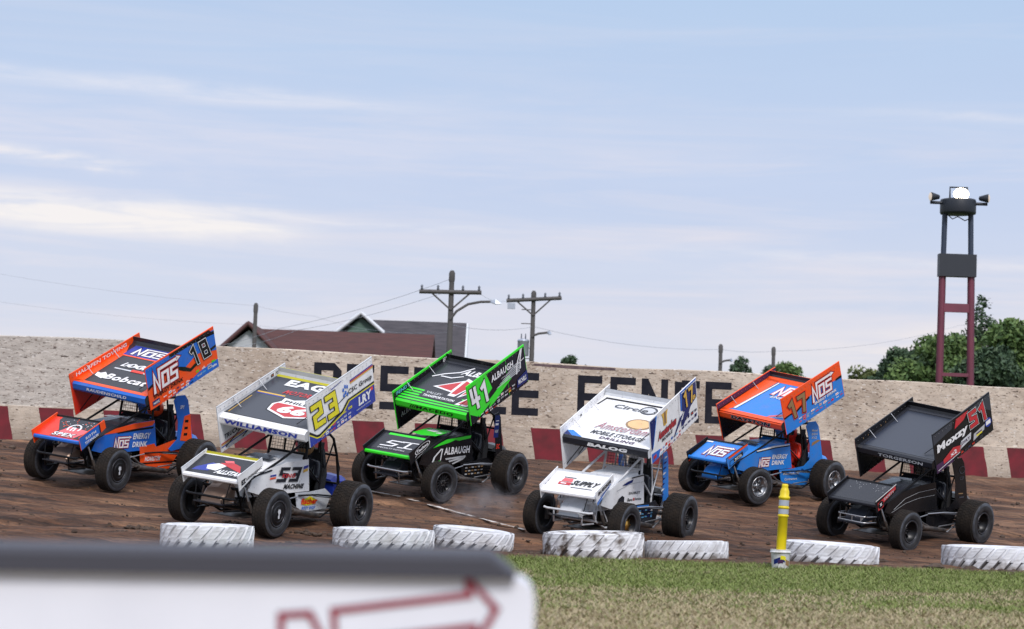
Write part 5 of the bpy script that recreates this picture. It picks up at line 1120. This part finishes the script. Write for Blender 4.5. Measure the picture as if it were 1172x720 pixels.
# ------------------------------------------------------------------ foreground barrier (out of focus)
def barrier():
    d = 5.0; s = d / F_PX; c = at(300, 655, d); root = empty('infield_barrier', (0, 0, 0)); mt = mat('barrier_white', (.72, .73, .80), .5, 0, 'noisy', col2=(.64, .65, .72), scale=2)
    tag(root, 'blurred white foreground barrier with black padded cap and red outlined logo', 'barrier')
    A = at(0, 655, d); B = at(613, 664, d); ux = (Vector((B.x, B.y, 0)) - Vector((A.x, A.y, 0))).normalized(); L_ = (Vector((B.x, B.y)) - Vector((A.x, A.y))).length
    root.location = (A.x, A.y, 0); ang = math.atan2(ux.y, ux.x); root.rotation_euler = (0, 0, ang)
    zt = A.z; zr = B.z; X0 = -1.6; dep = .30
    sl_ = (zr - zt) / L_
    rr = .05; n = 6; pr = [(X0, .0), (L_, .0)] + [(L_ - rr + rr * cos(a), zr - rr + rr * sin(a)) for a in np.linspace(0, pi / 2, n)] + [(X0, zt + sl_ * X0)]
    mb = MB(); mb.plate([(a, 0, b) for a, b in pr], (0, dep, 0), mt); recalc(mb.build('panel', root))
    # black cap
    cap = mat('black_foam_cap', (.042, .042, .056), .55); E_ = at(590, 658, d); ec = (Vector((E_.x, E_.y)) - Vector((A.x, A.y))).length
    et = (Vector((at(560, 640, d).x, at(560, 640, d).y)) - Vector((A.x, A.y))).length; h = 30 * s; mb = MB()
    secs = []
    for x_ in (X0, 0, ec * .5, et, ec):
        zb = zt + sl_ * x_ + .002; hh = h if x_ <= et else h * .18
        yy0, yy1 = -.03, dep + .05; q = .018
        secs.append([Vector((x_, yy0, zb)), Vector((x_, yy0, zb + hh * .75)), Vector((x_, yy0 + q, zb + hh)), Vector((x_, yy1 - q, zb + hh)), Vector((x_, yy1, zb + hh * .75)), Vector((x_, yy1, zb))])
    mb.loft(secs, cap, False); recalc(mb.build('padded_cap', root))
    # red outlined logo
    mb = MB(); pw = 250 * s; red = mat('logo_red', (.36, .02, .035), .5); blk = mat('logo_shadow', (.10, .09, .13), .5)
    def pp(px, py):
        q = at(px, py, d); return ((Vector((q.x, q.y)) - Vector((A.x, A.y))).dot(Vector((ux.x, ux.y))), q.z)
    out1 = [pp(*q) for q in ((326, 860), (322, 704), (355, 702), (386, 760), (382, 699), (538, 681), (534, 660), (568, 697), (545, 735), (543, 717), (420, 732), (424, 850), (392, 852), (360, 790), (362, 858))]
    o2 = [pp(*q) for q in ((448, 760), (545, 748), (550, 840), (452, 850))]
    for path, cl in ((out1, True), (o2, True)):
        for col_, wd, yy in ((blk, .019, -.003), (red, .011, -.006)):
            for q in stroke(path, wd, cl): mb.add([(a, yy, b) for a, b in q], [(0, 1, 2, 3)], col_)
    mb.build('logo', root)
    mb = MB()
    for x_ in (X0 + .3, L_ - .4): mb.box((x_, dep + .06, .28), (.08, .12, .62), cap)
    mb.build('foot_bracket', root)
barrier()

# ------------------------------------------------------------------ background: houses
def siding_mat(name, col, col2): return mat(name, col, .8, 0, 'noisy', col2=col2, scale=2, s=(1, 1, 14))
def roof_mat(name, col, col2): return mat(name, col, .9, 0, 'noisy', col2=col2, scale=1.6, s=(1, 1, 9), bump=.4, dist=.05)
def house_a():
    d = 88.0; s = d / F_PX; root = empty('house', (0, 0, 0)); tag(root, 'house with long reddish brown roof and pale grey gable beyond the wall', 'house', 'houses beyond the wall')
    rf = roof_mat('brown_shingles', (.085, .030, .027), (.055, .022, .021)); sd_ = siding_mat('pale_siding', (.50, .52, .56), (.42, .44, .48)); tr = mat('brown_trim', (.09, .035, .035), .7)
    g0 = -.6 + 1.2; Z = lambda px, py: at(px, py, d).z; Xf = lambda px: at(px, 390, d).x; y0 = at(380, 390, d).y
    xl, xr = Xf(252), Xf(493); zr = Z(285, 371); ze = Z(252, 398)
    # front gable (left) projecting toward the track, main roof behind
    gx0, gx1 = Xf(257), Xf(312); gc = (gx0 + gx1) / 2; ye = y0
    wb = MB(); wb.plate([(gx0, ye, g0), (gx1, ye, g0), (gx1, ye, ze), (gc, ye, zr - .25), (gx0, ye, ze)], (0, 7.5, 0), sd_)
    wb.plate([(gx1, ye + 1.2, g0), (xr - .3, ye + 1.2, g0), (xr - .3, ye + 1.2, ze - .45), (gx1, ye + 1.2, ze - .45)], (0, 6.0, 0), sd_); recalc(wb.build('wall', root))
    rb = MB()
    for sg in (-1, 1):
        e = Vector((gc + sg * (gc - gx0 + .45) * 1.0, 0, ze - .35)); r_ = Vector((gc, 0, zr))
        rb.plate([(e.x, ye - .35, e.z), (r_.x, ye - .35, r_.z), (r_.x, ye + 7.8, r_.z), (e.x, ye + 7.8, e.z)], (0, 0, .12), rf, tr)
    zb = Z(480, 378.5); ym = ye + 4.2
    rb.plate([(gc, ye + .8, ze - .55), (xr, ye + .8, ze - .55), (xr, ym, zb), (gc, ym, zb)], (0, 0, .12), rf, tr)
    rb.plate([(gc, ye + 7.6, ze - .55), (xr, ye + 7.6, ze - .55), (xr, ym, zb), (gc, ym, zb)], (0, 0, .12), rf, tr)
    recalc(rb.build('roof', root)); gb = MB(); gb.plate([(xr - .3, ye + .9, ze - .6), (xr - .3, ym, zb - .05), (xr - .3, ye + 7.5, ze - .6)], (.1, 0, 0), sd_); recalc(gb.build('gable_end', root))
    for sg in (-1, 1):
        tb = MB(); tb.tube([(gc + sg * (gc - gx0 + .42), ye - .38, ze - .32), (gc, ye - .38, zr + .02)], .09, tr, 4); tb.build('bargeboard', root)
house_a()
def house_b():
    d = 97.0; s = d / F_PX; root = empty('house', (0, 0, 0)); tag(root, 'house with dark grey shingle roof and white trimmed green gable behind the brown roofed one', 'house', 'houses beyond the wall')
    rf = roof_mat('grey_shingles', (.045, .042, .050), (.080, .072, .082)); gr = siding_mat('green_siding', (.10, .17, .13), (.07, .12, .10)); wt = mat('white_trim', (.62, .64, .68), .6)
    g0 = .6; Z = lambda px, py: at(px, py, d).z; Xf = lambda px: at(px, 390, d).x; y0 = at(460, 390, d).y
    gx0, gx1 = Xf(397), Xf(432); gc = Xf(412.5); zr = Z(412, 359.5); ze = Z(395, 377)
    xr = Xf(531); wb = MB(); wb.plate([(gx0, y0, g0), (gx1, y0, g0), (gx1, y0, ze), (gc, y0, zr - .15), (gx0, y0, ze)], (0, 6, 0), gr)
    wb.plate([(gx1, y0 + 1.5, g0), (xr - .25, y0 + 1.5, g0), (xr - .25, y0 + 1.5, g0 + 4.3), (gx1, y0 + 1.5, g0 + 4.3)], (0, 6, 0), siding_mat('white_siding', (.6, .62, .66), (.5, .52, .56))); recalc(wb.build('wall', root))
    rb = MB()
    for sg in (-1, 1):
        e = Vector((gc + sg * (gx1 - gc + .3), 0, ze - .15)); rb.plate([(e.x, y0 - .3, e.z), (gc, y0 - .3, zr), (gc, y0 + 6, zr), (e.x, y0 + 6, e.z)], (0, 0, .1), rf, wt)
    zt1, zt2 = Z(433, 365.5), Z(531, 368)
    zt = (zt1 + zt2) / 2 + .05; rb.plate([(gc, y0 + .4, g0 + 4.0), (xr, y0 + .4, g0 + 4.0), (xr, y0 + 4.4, zt + .1), (gc, y0 + 4.4, zt + .1)], (0, 0, .12), rf)
    rb.plate([(gc, y0 + 8.4, g0 + 4.0), (xr, y0 + 8.4, g0 + 4.0), (xr, y0 + 4.4, zt + .1), (gc, y0 + 4.4, zt + .1)], (0, 0, .12), rf)
    recalc(rb.build('roof', root)); gb = MB(); gb.plate([(xr - .2, y0 + .5, g0 + 4.0), (xr - .2, y0 + 4.4, zt), (xr - .2, y0 + 8.3, g0 + 4.0)], (.05, 0, 0), wt); recalc(gb.build('gable_end', root))
    for sg in (-1, 1):
        tb = MB(); tb.tube([(gc + sg * (gx1 - gc + .3), y0 - .34, ze - .12), (gc, y0 - .34, zr + .05)], .10, wt, 4); tb.build('bargeboard', root)
    tb = MB(); tb.tube([(xr + .04, y0 + .4, g0 + 4.05), (xr + .04, y0 + 4.4, zt + .14)], .09, wt, 4); tb.build('bargeboard', root)
house_b()

# ------------------------------------------------------------------ utility poles, wires
M_POLE = mat('weathered_pole_wood', (.065, .062, .062), .9, 0, 'noisy', col2=(.11, .10, .10), scale=3, s=(1, 1, .3))
M_ALU = mat('lamp_aluminium', (.42, .45, .52), .4, .5); M_INS = mat('insulator', (.12, .13, .16), .3)
def pole(px, pytop, d, label, arm=None, lamp=None, r=.14, extra=None):
    top = at(px, pytop, d); base = Vector((top.x, top.y, .6)); root = empty('utility_pole', base); tag(root, label, 'pole', 'poles beyond the wall'); H = top.z - .6; s = d / F_PX
    mb = MB(); mb.tube([(0, 0, -.3), (0, 0, H * .5), (0, 0, H)], [r * 1.25, r * 1.1, r * .9], M_POLE, 12); mb.build('shaft', root)
    if arm:
        zl, zr = H - (arm[2] - pytop) * s, H - (arm[3] - pytop) * s; x0, x1 = (arm[0] - px) * s, (arm[1] - px) * s; zr += (x1 - x0) * .0349; 
        zl_, zr_ = zl + x0 * .035, zl + x1 * .035 + (arm[2] - arm[3]) * s
        mb = MB(); a, b = Vector((x0, -r - .04, zl_)), Vector((x1, -r - .04, zr_)); mb.tube([a, b], .075, M_POLE, 4); mb.build('crossarm', root)
        mid = a.lerp(b, -x0 / (x1 - x0)); mb = MB()
        for e in (a, b): q = mid.lerp(e, .60); mb.tube([(q.x, -r - .02, q.z - .05), (0, -r - .02, mid.z - .62)], .03, M_POLE, 4)
        mb.build('arm_brace', root)
        for f in (.04, .30, .70, .96):
            q = a.lerp(b, f); mb = MB(); mb.lathe([(.001, 0), (.035, 0), (.05, .05), (.03, .09), (.05, .12), (.02, .18), (.001, .18)], M_INS, 'Z', 10, (q.x, q.y, q.z + .06)); mb.build('insulator', root)
    mb = MB(); mb.lathe([(r * 1.02, H - .35), (r * 1.12, H - .3), (r * 1.12, H - .05), (r * .6, H + .04), (.001, H + .05)], M_POLE, 'Z', 12); mb.build('pole_cap', root)
    if lamp:
        zb = H - (lamp[0] - pytop) * s; ze = H - (lamp[1] - pytop) * s; xe = (lamp[2] - px) * s; ze += xe * .035
        mb = MB(); pts = [(0, -r, zb), (xe * .12, -r - .05, zb + (ze - zb) * .45), (xe * .35, -r - .1, zb + (ze - zb) * .85), (xe * .6, -r - .1, ze), (xe * .82, -r - .1, ze + .02)]; mb.tube(pts, .045, M_POLE, 8); mb.build('lamp_arm', root)
        mb = MB(); c = Vector((xe * .9, -r - .1, ze)); q = xe * .2
        mb.loft([[c + Vector((-q / 2, -.05, -.02)), c + Vector((-q / 2, .05, -.02)), c + Vector((-q / 2, .04, .05)), c + Vector((-q / 2, -.04, .05))], [c + Vector((0, -.15, -.06)), c + Vector((0, .15, -.06)), c + Vector((0, .09, .10)), c + Vector((0, -.09, .10))], [c + Vector((q * .6, -.10, -.05)), c + Vector((q * .6, .10, -.05)), c + Vector((q * .6, .06, .02)), c + Vector((q * .6, -.06, .02))]], M_ALU); recalc(mb.build('lamp_head', root))
    if extra: extra(root, H, s, r)
    return root
def transformer(root, H, s, r):
    z = H - 74 * s; mb = MB(); mb.lathe([(.001, 0), (.20, 0), (.22, .04), (.22, .55), (.24, .57), (.20, .64), (.001, .68)], M_ALU, 'Z', 20, (-.34, 0, z)); 
    for k in (-1, 1): mb.tube([(-.34 + .08 * k, 0, z + .62), (-.34 + .08 * k, 0, z + .86)], [.03, .02], M_INS, 8)
    recalc(mb.build('transformer', root)); mb = MB()
    for q in (12, 28, 56, 68, 90, 100): mb.tube([(-.45, -.05, H - q * s - .3), (0, -.05, H - q * s - .3)], .02, M_POLE, 6)
    mb.build('bracket', root)
def box_on_arm(root, H, s, r):
    transformer(root, H, s, r); mb = MB(); mb.box((-.85, -r, H - 14.5 * s - .1), (.30, .14, .22), M_ALU); recalc(mb.build('cutout_switch', root))
pole(517.5, 311, 72, 'tall wooden utility pole with crossarm and curved street lamp arm beside the house', (481, 552, 334, 335.5), (366, 347, 574), r=.095)
pole(611, 334, 80, 'wooden utility pole with slanting crossarm, grey transformer and short lamp', (580, 643, 344.5, 341.5), (386, 382, 632), r=.09, extra=box_on_arm)
pole(293, 348, 84, 'bare short pole top rising behind the brown roof', r=.085)
pole(825, 395, 92, 'slim pole with small side bracket above the wall letters', r=.09, lamp=(416, 413, 838))
pole(885.5, 398, 95, 'slim bare pole standing among distant treetops', r=.09)
M_WIRE = mat('wire_grey', (.36, .38, .44), .6)
def wire(pts, label, r=.0045):
    P_ = [at(*p) for p in pts]; mb = MB(); out = []
    for i in range(len(P_) - 1):
        for k in range(8): t = k / 8; q = P_[i].lerp(P_[i + 1], t); q.z -= 4 * .25 * t * (1 - t) * (P_[i + 1] - P_[i]).length / 14; out.append(q)
    out.append(P_[-1]); mb.tube(out, r, M_WIRE, 4); tag(mb.build('power_line'), label, 'cable', 'power lines in the sky')
wire([(-120, 290, 84), (293, 350, 84)], 'upper wire running left from the bare pole top')
wire([(-120, 326, 90), (290, 372, 90), (420, 378, 95)], 'low wire sagging behind the left end of the wall')
wire([(517, 319, 72), (320, 376, 76), (200, 402, 84)], 'wire falling left from the top of the lamp pole', .008)
wire([(514, 333, 72), (340, 378, 76), (240, 400, 84)], 'second wire falling left from the crossarm of the lamp pole', .007)
wire([(293, 350, 84), (360, 362, 86), (517, 380, 72)], 'thin wire between the bare pole and the lamp pole')
wire([(517, 372, 72), (611, 374, 80), (825, 400, 92), (885, 402, 95), (1100, 372, 110), (1300, 350, 120)], 'long low wire passing the slim poles toward the trees', .007)
wire([(548, 335, 72), (581, 344, 80)], 'short wire between the two crossarms')

# ------------------------------------------------------------------ light tower
def tower():
    d = 64.0; s = d / F_PX; base_l = at(1074.5, 438, d); base_r = at(1111, 439, d); c = (base_l + base_r) / 2; root = empty('light_tower', (c.x, c.y, .6)); tag(root, 'maroon light tower with black bands and a lit lamp on top', 'light tower')
    mar = mat('maroon_steel', (.16, .028, .055), .55, 0, 'noisy', col2=(.12, .025, .045), scale=2); nav = mat('navy_black_steel', (.014, .018, .028), .5); leg_dark = mat('slate_blue_steel', (.022, .034, .065), .5)
    hw = (base_r - base_l).length / 2; hd = hw * .9; Hf = lambda py: at(1094, py, d).z - .6
    def xs(h): return hw * (1 - .13 * h / Hf(226))
    mb_all = []
    for sx in (-1, 1):
        for sy in (0,):
            mb = MB(); h0, h1, h2 = Hf(520), Hf(300), Hf(240)
            mb.tube([(sx * hw * 1.05, sy * hd, 0), (sx * xs(h1), sy * hd * .9, h1)], .115, mar, 4); mb.tube([(sx * xs(h1) * .97, sy * hd * .9, h1), (sx * xs(h2) * .93, sy * hd * .85, h2)], .085, leg_dark, 4); mb.build('leg', root)
    for py0, py1, mt_, nm in ((347, 357, mar, 'cross_beam'), (427, 431, mar, 'cross_beam'), (290, 316, nav, 'dark_panel')):
        z0, z1 = Hf(py1), Hf(py0); x = xs(z0) + .10; y_ = hd * .9 + .10
        mb = MB(); mb.box((0, 0, (z0 + z1) / 2), (2 * x + (.06 if nm == 'dark_panel' else -.2), .34 if nm == 'dark_panel' else .10, z1 - z0), mt_)
        recalc(mb.build(nm, root))
    z0, z1 = Hf(243), Hf(226.5); mb = MB(); R = 20.5 * s; mb.lathe([(.001, z0), (R * .97, z0), (R, z0 + .04), (R, z1 - .05), (R * .97, z1), (.001, z1)], nav, 'Z', 32); mb.build('drum', root)
    mb = MB(); mb.tube([(-R * 1.6, -.1, z1 - .12), (R * 1.6, -.1, z1 - .12)], .05, nav, 8); mb.tube([(-.30, -.2, z1), (-.30, -.2, z1 + .36), (.24, -.2, z1 + .36), (.24, -.2, z1)], .03, nav, 6); mb.build('lamp_rail', root)
    mb = MB(); mb.tube([(-R * .6, 0, z0 - .02), (-R * .3, 0, z0 - .16), (0, 0, z0 - .08), (R * .4, 0, z0 - .20), (R * .8, 0, z0 - .10)], .018, nav, 5); mb.build('cable_loop', root)
    glow = bpy.data.materials.new('lamp_glow'); glow.use_nodes = True; gb = glow.node_tree.nodes['Principled BSDF']; gb.inputs['Base Color'].default_value = (1, .95, .85, 1); gb.inputs['Emission Color'].default_value = (1, .86, .66, 1); gb.inputs['Emission Strength'].default_value = 26
    glow2 = bpy.data.materials.new('lamp_glow_soft'); glow2.use_nodes = True; gb = glow2.node_tree.nodes['Principled BSDF']; gb.inputs['Base Color'].default_value = (.25, .22, .20, 1); gb.inputs['Emission Color'].default_value = (1, .84, .70, 1); gb.inputs['Emission Strength'].default_value = .5
    for (x, zc, tilt, mt_, rr) in ((0, z1 + .12, 0, glow, .19), (-R * 1.62, z1 + .05, -78, glow2, .13), (R * 1.62, z1 + .05, 72, glow2, .13)):
        lb = MB(); prof = [(.001, .30), (rr * .5, .28), (rr, .05), (rr * 1.04, 0)]
        M_ = Matrix.Translation((x, -.42 if x == 0 else -.2, zc)) @ Matrix.Rotation(RAD(tilt), 4, 'Z') @ Matrix.Rotation(RAD(0 if x == 0 else (tilt * .6)), 4, 'Y') @ Matrix.Scale(1.25 if x == 0 else 1, 4, (1, 0, 0))
        lb.lathe(prof, nav, 'Y', 24); lb.v = [tuple(M_ @ Vector(v)) for v in lb.v]; h = lb.build('floodlight', root)
        g_ = MB(); g_.lathe([(rr * .98, -.01), (rr * .6, -.04), (.001, -.05)], mt_, 'Y', 24); g_.v = [tuple(M_ @ Vector(v)) for v in g_.v]; g_.build('lens', h)
tower()

# ------------------------------------------------------------------ trees
def leaf_mat(name, a, b_):
    mt = bpy.data.materials.new(name); mt.use_nodes = True; nt = mt.node_tree; N = nt.nodes; L = nt.links; b = N['Principled BSDF']; b.inputs['Roughness'].default_value = .7
    g = N.new('ShaderNodeNewGeometry'); r = ramp(N, [(0, a), (1, b_)]); L.new(g.outputs['Random Per Island'], r.inputs[0]); L.new(r.outputs[0], b.inputs['Base Color']); return mt
LM1 = leaf_mat('leaves_mid_green', (.045, .095, .024), (.13, .20, .055)); LM2 = leaf_mat('leaves_dark_green', (.022, .052, .026), (.065, .11, .050)); LM3 = leaf_mat('leaves_yellow_green', (.06, .085, .02), (.14, .16, .05))
M_BARK = mat('bark', (.06, .045, .035), .95, 0, 'noisy', col2=(.10, .08, .06), scale=6)
def tree(px, pytop, wpx, d, label, lm, kind='round', nl=35000, seed=0, name='deciduous_tree', leaf=.12):
    rs = np.random.RandomState(seed + 11); top = at(px, pytop, d); s = d / F_PX; base = Vector((top.x, top.y, .6)); H = top.z - .6; R = wpx * s / 2
    root = empty(name, base); tag(root, label, 'tree', 'trees beyond the wall'); mb = MB(); tr = max(.12, H * .022)
    mb.tube([(0, 0, -.3), (.05, 0, H * .3), (0, .05, H * .6), (0, 0, H * .92)], [tr * 1.3, tr, tr * .6, tr * .15], M_BARK, 10)
    cl = []
    if kind == 'round':
        nb = 46; 
        for k in range(nb):
            a = rs.uniform(0, 2 * pi); t = rs.uniform(-.75, 1); rr = math.sqrt(max(0, 1 - t * t)) * rs.uniform(.35, 1)
            c = np.array([cos(a) * rr * R, sin(a) * rr * R * .85, H * .60 + t * H * .36 * rs.uniform(.85, 1.06)]); cl.append((c, rs.uniform(.16, .32) * R + .15))
            if k % 4 == 0: mb.tube([(0, 0, H * .35), tuple(c * np.array([.5, .5, .8])), tuple(c)], [tr * .45, tr * .25, tr * .08], M_BARK, 6)
    else:
        nz_ = 34
        for k in range(nz_):
            f = (k + .5) / nz_; z = H * (.12 + .86 * f); rr = R * (1 - f) ** .9 + .10
            nn = 3 + int(13 * (1 - f))
            for j in range(nn):
                a = rs.uniform(0, 2 * pi); q = rs.uniform(.35, 1.1); c = np.array([cos(a) * rr * q, sin(a) * rr * q, z - q * rr * .25]); cl.append((c, .20 * rr + .16))
                if j == 0: mb.tube([(0, 0, z), tuple(c)], [tr * .2, tr * .06], M_BARK, 5)
    mb.build('trunk', root)
    wts = np.array([r ** 2 for _, r in cl]); wts /= wts.sum(); idx = rs.choice(len(cl), nl, p=wts); C_ = np.array([c for c, _ in cl])[idx]; Rr = np.array([r for _, r in cl])[idx]
    dirs = rs.normal(size=(nl, 3)); dirs /= np.linalg.norm(dirs, axis=1)[:, None]; pos = C_ + dirs * (Rr * rs.uniform(.45, 1.1, nl))[:, None] * np.array([1, 1, .75])
    n1_ = rs.normal(size=(nl, 3)); n1_ /= np.linalg.norm(n1_, axis=1)[:, None]; n2_ = np.cross(n1_, rs.normal(size=(nl, 3))); n2_ /= np.linalg.norm(n2_, axis=1)[:, None]
    sz = (leaf * rs.uniform(.6, 1.3, nl))[:, None]; V = np.stack([pos - n1_ * sz, pos + n2_ * sz * .5, pos + n1_ * sz, pos - n2_ * sz * .5], 1).reshape(-1, 3)
    me = bpy.data.meshes.new('crown'); me.from_pydata(V.tolist(), [], np.arange(nl * 4).reshape(-1, 4).tolist()); me.materials.append(lm); me.update(); o = bpy.data.objects.new('crown', me); COL.objects.link(o); o.parent = root
tree(1124, 334, 150, 84, 'tall dark spruce with pointed top behind the light tower', LM2, 'conifer', 38000, 1, 'spruce_tree', .085)
tree(1158, 368, 150, 80, 'rounded green tree at the right edge beside the spruce', LM1, nl=24000, seed=2)
tree(1088, 384, 140, 82, 'broad green tree directly behind the legs of the light tower', LM1, nl=24000, seed=3)
tree(1050, 392, 112, 86, 'dark green tree to the left of the light tower', LM2, nl=35000, seed=4)
tree(1134, 402, 100, 76, 'lower dark green tree in front of the spruce', LM2, nl=22000, seed=5)
tree(994, 419, 64, 95, 'low yellowish green treetop just over the wall left of the dark trees', LM3, nl=7000, seed=6)
tree(1024, 412, 56, 90, 'small dark green treetop between the yellowish one and the tower', LM2, nl=7000, seed=7)
tree(1230, 372, 110, 84, 'green tree just beyond the right edge of the view', LM1, nl=35000, seed=8)
tree(652, 405, 26, 110, 'left one of the two tiny treetops over the wall beside the transformer pole', LM2, nl=5000, seed=9)
tree(668, 410, 18, 112, 'right one of the two tiny treetops over the wall', LM2, nl=3500, seed=10)
tree(848, 411, 40, 115, 'small treetop right of the slim bracket pole', LM2, nl=5000, seed=12)
tree(903, 412, 56, 112, 'wide low treetop behind the wing of the bright blue car', LM1, nl=7000, seed=13)
tree(881, 407, 38, 118, 'bushy treetop around the bare slim pole', LM2, nl=5000, seed=14)

# ------------------------------------------------------------------ grass blades and clods
def grass():
    rs = np.random.RandomState(5); n = 420000; x = rs.uniform(-7.5, 10.5, n); u = rs.uniform(0, 1, n); y = 14.5 + 16.5 * u
    keep = (np.abs(x) < y * .27 + .6) & (y < edge_y(x) + .12 + rs.uniform(-.25, .15, n)); x, y = x[keep], y[keep]; n = len(x)
    pt = vnoise(x * .45 + 40, y * .9 + 10) * .55 + vnoise(x * 1.6, y * 2.2 + 3) * .3 + vnoise(x * 4, y * 5 + 3) * .15
    dry = np.clip((24.0 - y) / 5.5 + .1 + (pt - .5) * 3.0, 0, 1); k2 = rs.uniform(0, 1, n) < (1 - .45 * dry) ; x, y, pt, dry = x[k2], y[k2], pt[k2], dry[k2]; n = len(x)
    h = (.026 + .036 * pt) * (1 - .35 * dry) * rs.uniform(.5, 1.35, n) * (1 + .5 * (y > edge_y(x) - .8)); a = rs.uniform(0, 2 * pi, n); wd = .007 + .006 * rs.uniform(0, 1, n); lean = rs.uniform(.5, 1.8, n) * h
    z = gz_np(x, y) - .012; b = rs.uniform(0, 2 * pi, n)
    V = np.empty((n, 3, 3)); V[:, 0] = np.stack([x - np.cos(a) * wd, y - np.sin(a) * wd, z], 1); V[:, 1] = np.stack([x + np.cos(a) * wd, y + np.sin(a) * wd, z], 1); V[:, 2] = np.stack([x + np.cos(b) * lean, y + np.sin(b) * lean, z + h], 1)
    me = bpy.data.meshes.new('grass'); me.vertices.add(n * 3); me.vertices.foreach_set('co', V.ravel()); me.loops.add(n * 3); me.loops.foreach_set('vertex_index', np.arange(n * 3, dtype=np.int32)); me.polygons.add(n); me.polygons.foreach_set('loop_start', np.arange(0, n * 3, 3, dtype=np.int32))
    ms = [leaf_mat('grass_green', (.13, .175, .038), (.19, .235, .055)), leaf_mat('grass_olive', (.18, .19, .07), (.25, .245, .10)), leaf_mat('grass_dry', (.30, .25, .15), (.38, .31, .19))]
    for m_ in ms: me.materials.append(m_)
    r = rs.uniform(0, 1, n); mi = np.where(r < dry * .75, 2, np.where(r < dry * .75 + .22, 1, 0)).astype(np.int32); me.polygons.foreach_set('material_index', mi); me.update(calc_edges=True); me.validate()
    o = bpy.data.objects.new('grass', me); COL.objects.link(o); tag(o, 'short patchy infield grass, green by the tyres and dry tan nearer the camera', 'grass', kind='stuff')
grass()
def clods():
    rs = np.random.RandomState(9); mb_v = []; mb_f = []; mt = []
    def clod(x, y, r, sink=.3):
        o = len(mb_v); c = gz(x, y); ax = rs.uniform(.6, 1.3, 3) * np.array([1.2, 1, .7]); 
        for i in range(4):
            ph = pi * (i + .5) / 4
            for k in range(6): a = 2 * pi * k / 6; q = r * rs.uniform(.7, 1.2); mb_v.append((x + q * ax[0] * sin(ph) * cos(a), y + q * ax[1] * sin(ph) * sin(a), c + q * ax[2] * cos(ph) + r * (.5 - sink)))
        for i in range(3):
            for k in range(6): mb_f.append((o + i * 6 + k, o + i * 6 + (k + 1) % 6, o + (i + 1) * 6 + (k + 1) % 6, o + (i + 1) * 6 + k))
        mb_f.append(tuple(o + k for k in range(6))[::-1]); mb_f.append(tuple(o + 18 + k for k in range(6)))
    for _ in range(2600):
        x = rs.uniform(-9, 11); y = float(edge_y(x)) + abs(rs.normal(0, .55)) * rs.choice([1, 1, 2.5]) - .12; clod(x, y, rs.exponential(.013) + .007)
    for _ in range(5200):
        x = rs.uniform(-10, 12); y = rs.uniform(29, 44); clod(x, y, rs.exponential(.009) + .005)
    for px, py in ((250, 604), (262, 600), (240, 608), (275, 606), (150, 612), (205, 612), (1150, 633), (350, 612), (160, 606), (172, 608), (600, 636), (610, 640)):
        g = ground_hit(px, py)
        for _ in range(26): clod(g.x + rs.normal(0, .10), g.y + rs.normal(0, .08), rs.uniform(.012, .045), -.1)
    me = bpy.data.meshes.new('dirt_clods'); me.from_pydata(mb_v, [], mb_f); me.materials.append(mat('clod_dirt', (.045, .028, .020), .95, 0, 'noisy', col2=(.10, .068, .05), scale=8)); me.update(); o = bpy.data.objects.new('dirt_clods', me); COL.objects.link(o)
    tag(o, 'loose dark dirt clods thrown along the inner edge of the track', 'dirt', kind='stuff')
clods()

# ------------------------------------------------------------------ dust kicked up behind the cars
def dust(pxc, pyc, sx, sy, sz, dens, label):
    g = ground_hit(pxc, pyc); bm = bmesh.new(); bmesh.ops.create_icosphere(bm, subdivisions=3, radius=1)
    for v in bm.verts: v.co.x *= sx; v.co.y *= sy; v.co.z *= sz
    me = bpy.data.meshes.new('dust_cloud'); bm.to_mesh(me); bm.free(); o = bpy.data.objects.new('dust_cloud', me); o.location = (g.x, g.y, g.z + sz * .62); COL.objects.link(o)
    mt = bpy.data.materials.new('dust_volume'); mt.use_nodes = True; nt = mt.node_tree; N = nt.nodes; L = nt.links; N.remove(N['Principled BSDF']); pv = N.new('ShaderNodeVolumePrincipled'); pv.inputs['Color'].default_value = (.62, .58, .60, 1); pv.inputs['Anisotropy'].default_value = .2
    tc = N.new('ShaderNodeTexCoord'); n = N.new('ShaderNodeTexNoise'); n.inputs['Scale'].default_value = 3.2; n.inputs['Detail'].default_value = 4; L.new(tc.outputs['Object'], n.inputs[0]); r = ramp(N, [(.42, (0, 0, 0)), (.72, (1, 1, 1))]); L.new(n.outputs[0], r.inputs[0])
    ln = N.new('ShaderNodeVectorMath'); ln.operation = 'MULTIPLY'; ln.inputs[1].default_value = (1 / sx, 1 / sy, 1 / sz); L.new(tc.outputs['Object'], ln.inputs[0]); l2 = N.new('ShaderNodeVectorMath'); l2.operation = 'LENGTH'; L.new(ln.outputs[0], l2.inputs[0])
    fo = N.new('ShaderNodeMapRange'); fo.inputs[1].default_value = 1.0; fo.inputs[2].default_value = .2; L.new(l2.outputs['Value'], fo.inputs[0]); m1 = N.new('ShaderNodeMath'); m1.operation = 'MULTIPLY'; L.new(r.outputs[0], m1.inputs[0]); L.new(fo.outputs[0], m1.inputs[1]); m2 = N.new('ShaderNodeMath'); m2.operation = 'MULTIPLY'; L.new(m1.outputs[0], m2.inputs[0]); m2.inputs[1].default_value = dens; L.new(m2.outputs[0], pv.inputs['Density']); L.new(pv.outputs[0], N['Material Output'].inputs['Volume'])
    me.materials.append(mt); tag(o, label, 'dust', kind='stuff')
dust(548, 596, .75, .6, .42, 3.0, 'pale dust puff drifting between the green trimmed car and the white car numbered 17B')
